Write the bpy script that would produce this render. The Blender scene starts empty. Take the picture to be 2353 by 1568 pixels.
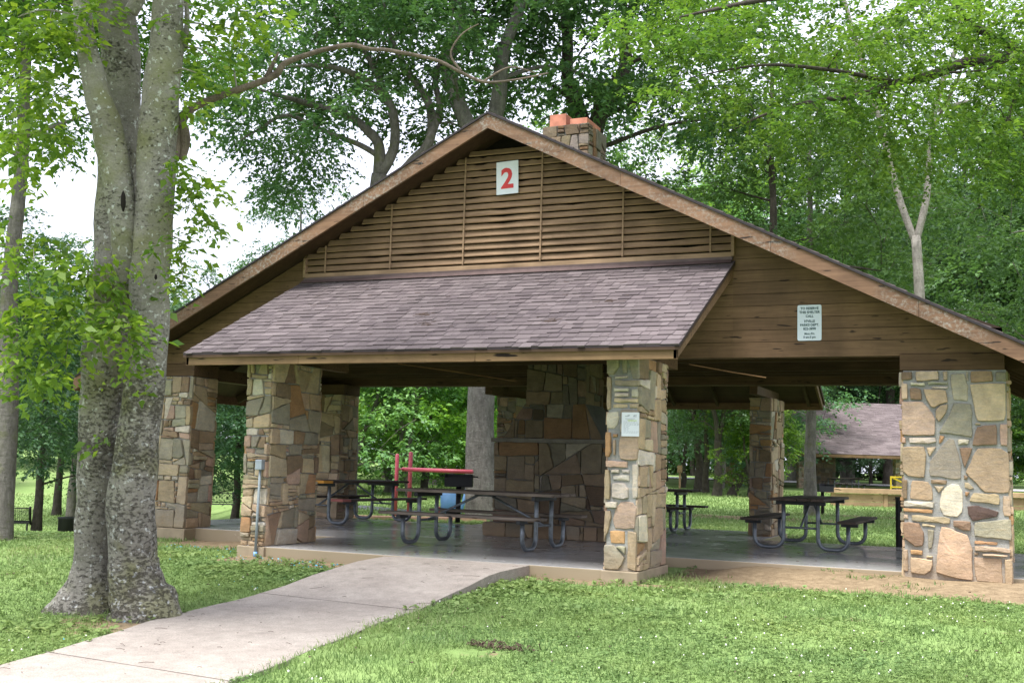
import bpy, math, random
import numpy as np
from mathutils import Vector, Matrix
random.seed(7)
S = bpy.context.scene
COL = S.collection
# ------------------------------------------------------------------ camera frame (metres, shelter frame)
F_PX, YAW, PITCH, ROLL = 2565.2, -0.4217, 0.1081, 0.0277      # for a 2352 px wide picture
CAM = np.array([6.555, -14.1775, 1.1664])
fw = np.array([math.sin(YAW)*math.cos(PITCH), math.cos(YAW)*math.cos(PITCH), math.sin(PITCH)])
rt = np.array([math.cos(YAW), -math.sin(YAW), 0.0]); up = np.cross(rt, fw)
RT = math.cos(ROLL)*rt + math.sin(ROLL)*up; UP = -math.sin(ROLL)*rt + math.cos(ROLL)*up
FH = np.array([math.sin(YAW), math.cos(YAW)])                  # horizontal forward
RH = np.array([math.cos(YAW), -math.sin(YAW)])
def ray(u, v): return fw + RT*(u-1176)/F_PX - UP*(v-784)/F_PX
def at(u, v, d): return CAM + d*ray(u, v)                      # survey helper: sight line and distance -> world point
def sstep(a, b, x):
    t = np.clip((np.asarray(x, float)-a)/(b-a), 0, 1); return t*t*(3-2*t)
def gz(x, y):
    x = np.asarray(x, float); y = np.asarray(y, float)
    z = -0.13 - 0.034*np.log1p(np.exp(np.clip((-2.2-y)*3, -30, 30)))/3
    z = z + 0.085*sstep(2.9, 3.6, x)*sstep(-1.5, -0.5, y)*(1-sstep(1.5, 6, y))
    dx = x-CAM[0]; dy = y-CAM[1]
    dep = dx*FH[0]+dy*FH[1]; lat = dx*RH[0]+dy*RH[1]
    r = lat/np.maximum(dep, 1.0)
    z = z + sstep(34, 105, dep)*(0.55 + 0.75*(1-sstep(-0.25, 0.12, r)))
    z = z - 1.45*sstep(15, 38, dep)*(1-sstep(58, 95, dep))*(1-sstep(-0.27, -0.17, r))
    z = z + 0.02*np.sin(x*0.7+1.3)*np.cos(y*0.6)*(1-np.exp(-np.maximum(-3-y, 0)*0.7)) 
    return z
def ground_at(u, d):
    p = at(u, 1062, d); return (float(p[0]), float(p[1]), float(gz(p[0], p[1])))
# ------------------------------------------------------------------ object helpers
def tag(o, label=None, cat=None, group=None, kind=None):
    if label: o['label'] = label
    if cat: o['category'] = cat
    if group: o['group'] = group
    if kind: o['kind'] = kind
    return o
def empty(name, loc=(0, 0, 0), rz=0.0):
    o = bpy.data.objects.new(name, None); COL.objects.link(o); o.location = loc; o.rotation_euler = (0, 0, rz)
    o.empty_display_size = 0.2
    return o
def link(name, me, m, parent=None, loc=None):
    o = bpy.data.objects.new(name, me); COL.objects.link(o)
    if m is not None and len(me.materials) == 0: me.materials.append(m)
    if parent is not None: o.parent = parent
    if loc is not None: o.location = loc
    return o
def copy_tree(o, parent=None):
    c = o.copy(); COL.objects.link(c)
    if parent is not None: c.parent = parent
    for ch in list(o.children): copy_tree(ch, c)
    return c
class MB:
    def __init__(s): s.v = []; s.f = []; s.c = []
    def add(s, vs, fs, col=(1, 1, 1)):
        b = len(s.v); s.v += [tuple(map(float, p)) for p in vs]
        for f in fs: s.f.append(tuple(b+i for i in f)); s.c.append(col)
    def box(s, x0, x1, y0, y1, z0, z1, col=(1, 1, 1), M=None):
        vs = [(x0, y0, z0), (x1, y0, z0), (x1, y1, z0), (x0, y1, z0), (x0, y0, z1), (x1, y0, z1), (x1, y1, z1), (x0, y1, z1)]
        if M is not None: vs = [tuple(M @ Vector(p)) for p in vs]
        s.add(vs, [(0, 3, 2, 1), (4, 5, 6, 7), (0, 1, 5, 4), (1, 2, 6, 5), (2, 3, 7, 6), (3, 0, 4, 7)], col)
    def bar(s, p, q, w, h, col=(1, 1, 1), upv=(0, 0, 1)):
        p = Vector(p); q = Vector(q); d = (q-p); L = d.length; d.normalize()
        u = Vector(upv); r = d.cross(u)
        if r.length < 1e-4: r = d.cross(Vector((1, 0, 0)))
        r.normalize(); u = r.cross(d)
        M = Matrix((( d.x, r.x, u.x, p.x), (d.y, r.y, u.y, p.y), (d.z, r.z, u.z, p.z), (0, 0, 0, 1)))
        s.box(0, L, -w/2, w/2, -h/2, h/2, col, M)
    def prism(s, poly, y0, y1, col=(1, 1, 1)):       # polygon in xz extruded along y
        n = len(poly)
        vs = [(x, y0, z) for x, z in poly]+[(x, y1, z) for x, z in poly]
        s.add(vs, [tuple(range(n)), tuple(range(2*n-1, n-1, -1))]+[(i, i+n, (i+1) % n+n, (i+1) % n) for i in range(n)], col)
    def tube(s, pts, rad, n=10, col=(1, 1, 1), noise=0.0, cap=True, rng=None):
        P = [Vector(p) for p in pts]; m = len(P)
        if not hasattr(rad, '__len__'): rad = [rad]*m
        t0 = (P[1]-P[0]).normalized(); a = t0.cross(Vector((0.13, 0.9, 0.37))); a.normalize()
        vs = []
        for i in range(m):
            t = (P[min(i+1, m-1)]-P[max(i-1, 0)]).normalized()
            a = (a-t*a.dot(t)).normalized(); b = t.cross(a)
            for k in range(n):
                th = 2*math.pi*k/n; r = rad[i]
                if noise: r *= 1+noise*(math.sin(3*th+i*0.9)+0.7*math.sin(5*th-i*0.6)+0.6*(random.random()-0.5))
                vs.append(P[i]+(a*math.cos(th)+b*math.sin(th))*r)
        fs = [(i*n+k, i*n+(k+1) % n, (i+1)*n+(k+1) % n, (i+1)*n+k) for i in range(m-1) for k in range(n)]
        if cap: fs += [tuple(range(n-1, -1, -1)), tuple((m-1)*n+k for k in range(n))]
        s.add(vs, fs, col)
    def build(s, name, m, parent=None, smooth=False, bevel=0.0, loc=None):
        me = bpy.data.meshes.new(name); me.from_pydata(s.v, [], s.f)
        at_ = me.attributes.new('fc', 'FLOAT_COLOR', 'FACE')
        at_.data.foreach_set('color', np.array([(c[0], c[1], c[2], 1) for c in s.c], np.float32).ravel())
        if smooth: me.polygons.foreach_set('use_smooth', [True]*len(me.polygons))
        me.update()
        o = link(name, me, m, parent, loc)
        if bevel:
            b = o.modifiers.new('bevel', 'BEVEL'); b.width = bevel; b.segments = 2; b.limit_method = 'ANGLE'; b.angle_limit = 0.9
        return o
def np_mesh(name, V, nper, rnd=None, smooth=False, col=None):
    V = np.ascontiguousarray(V, np.float32).reshape(-1, 3); nv = len(V); nf = nv//nper
    me = bpy.data.meshes.new(name)
    me.vertices.add(nv); me.vertices.foreach_set('co', V.ravel())
    me.loops.add(nv); me.loops.foreach_set('vertex_index', np.arange(nv, dtype=np.int32))
    me.polygons.add(nf); me.polygons.foreach_set('loop_start', np.arange(0, nv, nper, dtype=np.int32))
    me.polygons.foreach_set('loop_total', np.full(nf, nper, np.int32))
    if rnd is not None:
        a = me.attributes.new('rnd', 'FLOAT', 'FACE'); a.data.foreach_set('value', rnd.astype(np.float32))
    if col is not None:
        a = me.attributes.new('fc', 'FLOAT_COLOR', 'FACE'); a.data.foreach_set('color', np.concatenate([col, np.ones((nf, 1))], 1).astype(np.float32).ravel())
    me.update(calc_edges=True)
    return me
def catmull(pts, rad, sub=6):
    P = [np.array(p, float) for p in pts]; out = []; ro = []
    for i in range(len(P)-1):
        p0, p1, p2, p3 = P[max(i-1, 0)], P[i], P[i+1], P[min(i+2, len(P)-1)]
        for k in range(sub):
            t = k/sub
            out.append(0.5*((2*p1)+(-p0+p2)*t+(2*p0-5*p1+4*p2-p3)*t*t+(-p0+3*p1-3*p2+p3)*t**3)); ro.append(rad[i]*(1-t)+rad[i+1]*t)
    out.append(P[-1]); ro.append(rad[-1]); return out, ro
# ------------------------------------------------------------------ materials
class NT:
    def __init__(s, name):
        s.m = bpy.data.materials.new(name); s.m.use_nodes = True; s.t = s.m.node_tree; s.t.nodes.clear()
        s.out = s.n('ShaderNodeOutputMaterial'); s.b = s.n('ShaderNodeBsdfPrincipled'); s.l(s.b, 0, s.out, 0)
    def n(s, typ, **kw):
        x = s.t.nodes.new(typ)
        for k, v in kw.items():
            if k in x.inputs.keys(): x.inputs[k].default_value = v
            else: setattr(x, k, v)
        return x
    def l(s, a, i, b, j): s.t.links.new(a.outputs[i], b.inputs[j])
    def coord(s, which='Object', scale=(1, 1, 1)):
        c = s.n('ShaderNodeTexCoord'); m = s.n('ShaderNodeMapping'); m.inputs['Scale'].default_value = scale
        s.l(c, which, m, 'Vector'); return m
    def noise(s, co, scale, detail=4, rough=0.6):
        x = s.n('ShaderNodeTexNoise'); x.inputs['Scale'].default_value = scale; x.inputs['Detail'].default_value = detail; x.inputs['Roughness'].default_value = rough
        if co is not None: s.l(co, 0, x, 'Vector')
        return x
    def ramp(s, src, so, stops):
        r = s.n('ShaderNodeValToRGB'); e = r.color_ramp.elements
        while len(e) < len(stops): e.new(0.5)
        for i, (p, c) in enumerate(stops):
            e[i].position = p; e[i].color = (c, c, c, 1) if not hasattr(c, '__len__') else (c[0], c[1], c[2], 1)
        s.l(src, so, r, 'Fac'); return r
    def mix(s, a, b, fac, mode='MIX'):
        x = s.n('ShaderNodeMix', data_type='RGBA', blend_type=mode)
        for k, (idx, val) in enumerate(((0, fac), (6, a), (7, b))):
            if isinstance(val, tuple) and len(val) == 2 and hasattr(val[0], 'outputs'): s.t.links.new(val[0].outputs[val[1]], x.inputs[idx])
            elif isinstance(val, tuple): x.inputs[idx].default_value = (val[0], val[1], val[2], 1)
            else: x.inputs[idx].default_value = val
        return (x, 2)
    def setcol(s, c):
        if hasattr(c[0], 'outputs'): s.t.links.new(c[0].outputs[c[1]], s.b.inputs['Base Color'])
        else: s.b.inputs['Base Color'].default_value = (c[0], c[1], c[2], 1)
    def bump(s, src, so, strength=0.3, dist=0.01):
        b = s.n('ShaderNodeBump'); b.inputs['Strength'].default_value = strength; b.inputs['Distance'].default_value = dist
        s.l(src, so, b, 'Height'); s.l(b, 0, s.b, 'Normal'); return b
    def rough(s, v, spec=0.3):
        s.b.inputs['Roughness'].default_value = v; s.b.inputs['Specular IOR Level'].default_value = spec; return s
def plain(name, c, r=0.6, spec=0.3, metal=0.0, var=0.25, scale=6.0):
    t = NT(name); co = t.coord(); nz = t.noise(co, scale)
    k = t.ramp(nz, 0, [(0.3, 1-var), (0.7, 1+var*0.6)])
    t.setcol(t.mix((c[0], c[1], c[2]), (k, 0), 1.0, 'MULTIPLY')); t.rough(r, spec); t.b.inputs['Metallic'].default_value = metal
    t.bump(nz, 0, 0.15, 0.004)
    return t.m
def wood(name, c1, c2, axis='x', rough=0.75, peel=None, knots=True):
    t = NT(name); sc = {'x': (0.6, 14, 14), 'y': (14, 0.6, 14), 'z': (14, 14, 0.6)}[axis]
    co = t.coord('Object', sc); g = t.noise(co, 2.2, 6, 0.7)
    co2 = t.coord('Object', (1, 1, 1)); big = t.noise(co2, 1.7, 4, 0.6)
    k = t.ramp(g, 0, [(0.3, c1), (0.7, c2)]); bk = t.ramp(big, 0, [(0.3, 0.6), (0.7, 1.25)])
    c = t.mix((k, 0), (bk, 0), 0.8, 'MULTIPLY')
    a = t.n('ShaderNodeAttribute'); a.attribute_name = 'fc'
    c = t.mix(c, (a, 0), 1.0, 'MULTIPLY')
    if knots:
        ks = {'x': (1.6, 11, 11), 'y': (11, 1.6, 11), 'z': (11, 11, 1.6)}[axis]
        cok = t.coord('Object', ks); v = t.noise(cok, 2.0, 2, 0.5); kr = t.ramp(v, 0, [(0.66, 0.0), (0.70, 1.0)])
        c = t.mix(c, (0.02, 0.012, 0.008), (kr, 0))
    if peel:
        n3 = t.noise(t.coord('Object', (1, 1, 1)), 22, 8, 0.8); n4 = t.noise(t.coord('Object', (1, 1, 1)), 0.55, 3, 0.5)
        ad = t.n('ShaderNodeMath', operation='MULTIPLY'); r3 = t.ramp(n3, 0, [(0.49, 0.0), (0.6, 0.6)]); r4 = t.ramp(n4, 0, [(0.48, 0.0), (0.62, 1.0)])
        t.l(r3, 0, ad, 0); t.l(r4, 0, ad, 1); c = t.mix(c, peel, (ad, 0))
    t.setcol(c); t.rough(rough, 0.25); t.bump(g, 0, 0.35, 0.004); return t.m
def stone_mat():
    t = NT('fieldstone'); a = t.n('ShaderNodeAttribute'); a.attribute_name = 'fc'
    co = t.coord('Object', (1, 1, 1)); n1 = t.noise(co, 5, 6, 0.65); n2 = t.noise(t.coord('Object', (3, 3, 14)), 2.5, 6, 0.7); n3 = t.noise(co, 45, 4, 0.7)
    k1 = t.ramp(n1, 0, [(0.25, 0.72), (0.75, 1.25)]); k2 = t.ramp(n2, 0, [(0.3, (0.80, 0.82, 0.86)), (0.62, (1.12, 1.04, 0.92)), (0.75, (1.25, 0.95, 0.68))])
    k3 = t.ramp(n3, 0, [(0.3, 0.8), (0.7, 1.15)])
    c = t.mix((a, 0), (k1, 0), 1.0, 'MULTIPLY'); c = t.mix(c, (k2, 0), 0.75, 'MULTIPLY'); c = t.mix(c, (k3, 0), 0.7, 'MULTIPLY')
    sp = t.n('ShaderNodeSeparateXYZ'); tcx = t.n('ShaderNodeTexCoord'); t.l(tcx, 'Object', sp, 0); zz = t.n('ShaderNodeMath', operation='MULTIPLY_ADD'); zz.inputs[1].default_value = 1.6; t.l(sp, 2, zz, 0); t.l(n1, 0, zz, 2)
    sr = t.ramp(zz, 0, [(0.45, 0.55), (1.15, 0.0)]); c = t.mix(c, (0.35, 0.25, 0.15), (sr, 0))     # soil splashed up the foot of the piers
    t.setcol(c); t.rough(0.85, 0.25)
    ad = t.n('ShaderNodeMath', operation='ADD'); t.l(n2, 0, ad, 0); t.l(n3, 0, ad, 1); t.bump(ad, 0, 0.7, 0.01); return t.m
def leaf_mat(name, cols, trans=0.45, gloss=0.45):
    t = NT(name); a = t.n('ShaderNodeAttribute'); a.attribute_name = 'rnd'
    oi = t.n('ShaderNodeObjectInfo')
    k = t.ramp(a, 'Fac', [(i/(len(cols)-1), c) for i, c in enumerate(cols)])
    ko = t.ramp(oi, 'Random', [(0.0, (0.82, 0.9, 1.0)), (0.5, (0.95, 1.0, 1.0)), (1.0, (1.1, 1.06, 0.95))])
    c = t.mix((k, 0), (ko, 0), 0.8, 'MULTIPLY')
    c = t.mix(c, (oi, 'Color'), 1.0, 'MULTIPLY')
    t.setcol(c); t.rough(gloss, 0.35)
    tr = t.n('ShaderNodeBsdfTranslucent'); ct = t.mix(c, (1.2, 1.25, 0.62), 1.0, 'MULTIPLY'); t.t.links.new(ct[0].outputs[ct[1]], tr.inputs['Color'])
    ms = t.n('ShaderNodeMixShader'); ms.inputs[0].default_value = trans
    t.l(t.b, 0, ms, 1); t.l(tr, 0, ms, 2); t.l(ms, 0, t.out, 0); return t.m
def bark_mat(name, c_dark, c_light, moss=0.0, lichen=0.0, ring=0.0, sc=1.0):
    t = NT(name); co = t.coord('Object', (1, 1, 1))
    n1 = t.noise(co, 3.2*sc, 8, 0.7); n2 = t.noise(t.coord('Object', (1, 1, 0.28)), 16*sc, 6, 0.75); n3 = t.noise(t.coord('Object', (0.7, 0.7, 3.2)), 9*sc, 6, 0.7)
    k = t.ramp(n1, 0, [(0.3, c_dark), (0.68, c_light)]); k2 = t.ramp(n2, 0, [(0.32, 0.5), (0.6, 1.15)])
    c = t.mix((k, 0), (k2, 0), 0.8, 'MULTIPLY')
    if ring:
        k3 = t.ramp(n3, 0, [(0.54, 1.0), (0.62, 0.0)]); msk = t.noise(co, 1.1, 3, 0.5); km = t.ramp(msk, 0, [(0.38, 0.0), (0.55, 1.0)])
        inv = t.n('ShaderNodeMath', operation='SUBTRACT'); inv.inputs[0].default_value = 1.0; t.l(k3, 0, inv, 1)
        mu = t.n('ShaderNodeMath', operation='MULTIPLY'); t.l(inv, 0, mu, 0); t.l(km, 0, mu, 1)
        c = t.mix(c, (c_dark[0]*0.35, c_dark[1]*0.35, c_dark[2]*0.33), (mu, 0))
    if moss:
        n5 = t.noise(co, 2.3, 5, 0.6); r5 = t.ramp(n5, 0, [(0.56-moss*0.1, 0.0), (0.66, 0.75)])
        c = t.mix(c, (0.13, 0.14, 0.05), (r5, 0))
    if lichen:
        n4 = t.noise(co, 24, 5, 0.65); r4 = t.ramp(n4, 0, [(0.60, 0.0), (0.68, 0.7)]); c = t.mix(c, (0.40, 0.41, 0.38), (r4, 0))
    t.setcol(c); t.rough(0.9, 0.2)
    ad = t.n('ShaderNodeMath', operation='ADD'); t.l(n2, 0, ad, 0); t.l(n3, 0, ad, 1); t.bump(ad, 0, 0.9, 0.03); return t.m
def bark_fore():
    t = NT('warty_hackberry_bark'); co = t.coord('Object'); n1 = t.noise(co, 2.1, 6, 0.65); n2 = t.noise(t.coord('Object', (1, 1, 1.7)), 23, 6, 0.72); n3 = t.noise(co, 60, 4, 0.7)
    n4 = t.noise(t.coord('Object', (1, 1, 1.6)), 8, 5, 0.6)
    c = t.ramp(n1, 0, [(0.3, (0.15, 0.138, 0.115)), (0.5, (0.23, 0.215, 0.182)), (0.7, (0.30, 0.28, 0.24))])
    k3 = t.ramp(n3, 0, [(0.3, 0.75), (0.7, 1.15)]); c = t.mix((c, 0), (k3, 0), 0.9, 'MULTIPLY')
    n5 = t.noise(co, 1.7, 5, 0.6); r5 = t.ramp(n5, 0, [(0.5, 0.0), (0.64, 0.7)]); c = t.mix(c, (0.17, 0.17, 0.075), (r5, 0))
    n6 = t.noise(co, 19, 4, 0.6); r6 = t.ramp(n6, 0, [(0.60, 0.0), (0.65, 0.8)]); c = t.mix(c, (0.50, 0.51, 0.48), (r6, 0))
    # warts: dense low on the trunk, in bands higher up
    sp = t.n('ShaderNodeSeparateXYZ'); tcx = t.n('ShaderNodeTexCoord'); t.l(tcx, 'Object', sp, 0)
    nb = t.noise(t.coord('Object', (0.25, 0.25, 1.5)), 1.6, 3, 0.5); rb = t.ramp(nb, 0, [(0.45, 0.0), (0.6, 0.075)])
    lo = t.n('ShaderNodeMapRange'); lo.inputs[1].default_value = 1.5; lo.inputs[2].default_value = 4.0; lo.inputs[3].default_value = 0.055; lo.inputs[4].default_value = -0.03; t.l(sp, 2, lo, 0)
    s1 = t.n('ShaderNodeMath', operation='ADD'); t.l(n2, 0, s1, 0); t.l(rb, 0, s1, 1); s2a = t.n('ShaderNodeMath', operation='ADD'); t.l(s1, 0, s2a, 0); t.l(lo, 0, s2a, 1)
    nm = t.noise(co, 1.3, 4, 0.6); rm = t.ramp(nm, 0, [(0.35, 0.09), (0.6, 0.0)]); s2 = t.n('ShaderNodeMath', operation='SUBTRACT'); t.l(s2a, 0, s2, 0); t.l(rm, 0, s2, 1)
    rw = t.ramp(s2, 0, [(0.56, 0.0), (0.68, 0.75)]); c = t.mix(c, (0.065, 0.056, 0.042), (rw, 0))
    t.setcol(c); t.rough(0.9, 0.2)
    h = t.n('ShaderNodeMath', operation='MULTIPLY_ADD'); h.inputs[1].default_value = -1.0; t.l(rw, 0, h, 0); t.l(n4, 0, h, 2); t.bump(h, 0, 0.8, 0.035); return t.m
M = {}
M['stone'] = stone_mat()
M['siding'] = wood('siding_wood', (0.115, 0.068, 0.036), (0.205, 0.125, 0.068), 'x')
M['louver'] = wood('louver_wood', (0.22, 0.14, 0.083), (0.38, 0.255, 0.155), 'x', knots=False)
M['fascia'] = wood('fascia_wood', (0.115, 0.064, 0.038), (0.215, 0.125, 0.073), 'x', peel=(0.33, 0.33, 0.29))
M['skirt_fascia'] = wood('eave_board_wood', (0.15, 0.09, 0.044), (0.26, 0.165, 0.085), 'x')
M['beam'] = wood('beam_wood', (0.075, 0.042, 0.022), (0.13, 0.078, 0.042), 'x')
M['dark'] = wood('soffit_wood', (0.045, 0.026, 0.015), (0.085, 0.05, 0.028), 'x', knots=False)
M['tablewood'] = wood('weathered_plank', (0.13, 0.105, 0.085), (0.25, 0.205, 0.165), 'x')
M['tabledark'] = wood('dark_plank', (0.055, 0.042, 0.034), (0.10, 0.075, 0.058), 'x')
M['orange'] = plain('orange_paint', (0.72, 0.33, 0.05)); M['redend'] = plain('faded_red_paint', (0.36, 0.12, 0.10))
M['timber'] = wood('pale_timber', (0.30, 0.19, 0.10), (0.46, 0.31, 0.19), 'x')
M['galv'] = plain('galvanised_steel', (0.17, 0.19, 0.205), 0.42, 0.5, 0.55, 0.3, 18)
M['steeldark'] = plain('dark_steel', (0.03, 0.032, 0.034), 0.5, 0.4, 0.2)
M['black'] = plain('black_paint', (0.012, 0.012, 0.013), 0.45, 0.4)
M['red'] = plain('red_paint', (0.50, 0.085, 0.12), 0.4, 0.5, 0, 0.1); M['blue'] = plain('light_blue_plastic', (0.20, 0.42, 0.72), 0.4, 0.5, 0, 0.08)
M['yellow'] = plain('yellow_paint', (0.75, 0.55, 0.04), 0.5)
M['white'] = plain('sign_white', (0.72, 0.75, 0.78), 0.45, 0.4, 0, 0.06); M['signblue'] = plain('sign_pale', (0.62, 0.69, 0.74), 0.4, 0.4, 0, 0.04)
M['sign_red'] = plain('sign_red', (0.62, 0.05, 0.05), 0.5, 0.3, 0, 0.08); M['ink'] = plain('sign_green_ink', (0.05, 0.10, 0.10), 0.6); M['grey'] = plain('grey_ink', (0.22, 0.25, 0.28), 0.7); M['hl'] = plain('highlighter', (0.62, 0.75, 0.22), 0.7)
M['terra'] = plain('terracotta', (0.47, 0.19, 0.125), 0.85, 0.2, 0, 0.3)
M['pvc'] = plain('grey_conduit', (0.26, 0.30, 0.31), 0.5); M['boxmetal'] = plain('meter_box_grey', (0.34, 0.38, 0.42), 0.35, 0.5, 0.4)
M['confetti'] = plain('turquoise_plastic', (0.06, 0.42, 0.62), 0.5, 0.4, 0, 0.2, 30)
M['petal'] = plain('clover_petal', (0.75, 0.75, 0.66), 0.8, 0.2, 0, 0.1); M['stick'] = plain('dead_stick', (0.085, 0.055, 0.04), 0.9); M['joint'] = plain('joint_line', (0.17, 0.145, 0.125), 0.9)
M['hole'] = plain('bark_hollow', (0.012, 0.009, 0.007), 0.95)
M['leafA'] = leaf_mat('leaf_mid', [(0.055, 0.11, 0.044), (0.09, 0.165, 0.062), (0.15, 0.245, 0.09)], 0.42)
M['leafB'] = leaf_mat('leaf_bright', [(0.07, 0.145, 0.03), (0.125, 0.22, 0.04), (0.225, 0.33, 0.06)], 0.5)
M['leafC'] = leaf_mat('leaf_dark', [(0.042, 0.092, 0.044), (0.07, 0.14, 0.062), (0.115, 0.20, 0.085)], 0.38)
M['leafD'] = leaf_mat('leaf_bluish', [(0.07, 0.13, 0.075), (0.10, 0.18, 0.10), (0.16, 0.25, 0.14)], 0.3)
M['barkF'] = bark_fore()
M['barkG'] = bark_mat('grey_bark', (0.11, 0.10, 0.085), (0.22, 0.20, 0.175), moss=0.2, lichen=0.0)
M['barkR'] = bark_mat('rear_trunk_bark', (0.12, 0.112, 0.098), (0.25, 0.235, 0.21), lichen=1)
M['barkD'] = bark_mat('dark_bark', (0.045, 0.037, 0.03), (0.10, 0.085, 0.07))
M['barkLimb'] = bark_mat('limb_bark', (0.09, 0.07, 0.055), (0.24, 0.185, 0.15))
M['barkL'] = bark_mat('pale_bark', (0.22, 0.20, 0.17), (0.42, 0.38, 0.33))
def grass_mat():
    t = NT('grass_blade'); a = t.n('ShaderNodeAttribute'); a.attribute_name = 'rnd'
    k = t.ramp(a, 'Fac', [(0.0, (0.10, 0.165, 0.05)), (0.45, (0.185, 0.275, 0.09)), (0.8, (0.26, 0.345, 0.13)), (1.0, (0.34, 0.35, 0.20))])
    nz = t.noise(t.coord('Object'), 0.8, 4, 0.6); kk = t.ramp(nz, 0, [(0.3, (0.8, 0.9, 0.9)), (0.7, (1.2, 1.1, 0.95))])
    c = t.mix((k, 0), (kk, 0), 0.9, 'MULTIPLY'); t.setcol(c); t.rough(0.6, 0.25)
    tr = t.n('ShaderNodeBsdfTranslucent'); t.t.links.new(c[0].outputs[2], tr.inputs['Color'])
    ms = t.n('ShaderNodeMixShader'); ms.inputs[0].default_value = 0.35; t.l(t.b, 0, ms, 1); t.l(tr, 0, ms, 2); t.l(ms, 0, t.out, 0); return t.m
M['grass'] = grass_mat()
def ground_mat():
    t = NT('lawn_ground'); co = t.coord('Object')
    n1 = t.noise(co, 0.35, 5, 0.6); n2 = t.noise(co, 9, 6, 0.7); n3 = t.noise(co, 60, 3, 0.7)
    g = t.ramp(n1, 0, [(0.3, (0.145, 0.22, 0.068)), (0.5, (0.18, 0.265, 0.085)), (0.72, (0.24, 0.315, 0.12))])
    g2 = t.ramp(n2, 0, [(0.3, 0.7), (0.7, 1.2)]); c = t.mix((g, 0), (g2, 0), 0.8, 'MULTIPLY')
    d = t.ramp(n2, 0, [(0.3, (0.15, 0.108, 0.064)), (0.7, (0.31, 0.235, 0.145))]); d3 = t.ramp(n3, 0, [(0.3, 0.75), (0.7, 1.2)]); d = t.mix((d, 0), (d3, 0), 1.0, 'MULTIPLY')
    a = t.n('ShaderNodeAttribute'); a.attribute_name = 'dirt'
    sub = t.n('ShaderNodeMath', operation='ADD'); t.l(a, 'Fac', sub, 0); nn = t.noise(co, 3.5, 6, 0.7)
    t.l(nn, 0, sub, 1); r = t.ramp(sub, 0, [(0.9, 0.0), (1.12, 1.0)])
    c = t.mix(c, d, (r, 0)); t.setcol(c); t.rough(0.95, 0.1); t.bump(n2, 0, 0.5, 0.03); return t.m
M['ground'] = ground_mat()
def path_mat():
    t = NT('exposed_aggregate'); co = t.coord('Object'); n1 = t.noise(co, 1.3, 5, 0.6); n2 = t.noise(co, 85, 3, 0.8); n3 = t.noise(co, 7, 5, 0.7)
    c = t.ramp(n1, 0, [(0.3, (0.29, 0.25, 0.215)), (0.7, (0.38, 0.335, 0.29))]); k = t.ramp(n2, 0, [(0.3, 0.6), (0.7, 1.25)]); k3 = t.ramp(n3, 0, [(0.3, 0.8), (0.7, 1.12)])
    c = t.mix((c, 0), (k, 0), 1.0, 'MULTIPLY'); c = t.mix(c, (k3, 0), 1.0, 'MULTIPLY')
    t.setcol(c); t.rough(0.9, 0.2); t.bump(n2, 0, 0.4, 0.003); return t.m
M['path'] = path_mat()
def slab_mat():
    t = NT('worn_damp_concrete'); co = t.coord('Object'); n1 = t.noise(co, 0.9, 5, 0.55); gm = t.n('ShaderNodeNewGeometry'); sxyz = t.n('ShaderNodeSeparateXYZ'); t.l(gm, 'True Normal', sxyz, 0); rz_ = t.ramp(sxyz, 2, [(0.4, 1.0), (0.6, 0.0)]); n2 = t.noise(co, 14, 5, 0.7)
    c = t.ramp(n1, 0, [(0.3, (0.34, 0.335, 0.33)), (0.7, (0.48, 0.465, 0.445))]); k = t.ramp(n2, 0, [(0.3, 0.85), (0.7, 1.1)])
    c = t.mix((c, 0), (k, 0), 1.0, 'MULTIPLY'); c = t.mix(c, (0.31, 0.25, 0.165), (rz_, 0)); t.setcol(c); t.rough(0.5, 0.6)
    n3 = t.noise(co, 1.4, 4, 0.5); r = t.ramp(n3, 0, [(0.3, 0.13), (0.75, 0.32)]); t.l(r, 0, t.b, 'Roughness'); t.bump(n2, 0, 0.03, 0.002); return t.m
M['slab'] = slab_mat()
M['plinth'] = plain('stained_concrete', (0.33, 0.265, 0.18), 0.9, 0.2, 0, 0.25, 3)
def shingle_mat():
    t = NT('asphalt_shingle'); a = t.n('ShaderNodeAttribute'); a.attribute_name = 'fc'; co = t.coord('Object'); n = t.noise(co, 160, 2, 0.7); n1 = t.noise(co, 1.2, 4, 0.6)
    k = t.ramp(n, 0, [(0.3, 0.75), (0.7, 1.25)]); k1 = t.ramp(n1, 0, [(0.3, 0.86), (0.7, 1.12)])
    c = t.mix((a, 0), (k, 0), 1.0, 'MULTIPLY'); c = t.mix(c, (k1, 0), 1.0, 'MULTIPLY'); t.setcol(c); t.rough(0.85, 0.3); t.bump(n, 0, 0.3, 0.002); return t.m
M['shingle'] = shingle_mat()
M['asphalt'] = plain('asphalt', (0.10, 0.10, 0.12), 0.7, 0.4, 0, 0.2, 2); M['road'] = plain('pale_road', (0.42, 0.41, 0.41), 0.8)
M['mulch'] = plain('mulch_edging', (0.42, 0.26, 0.19), 0.9)
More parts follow.
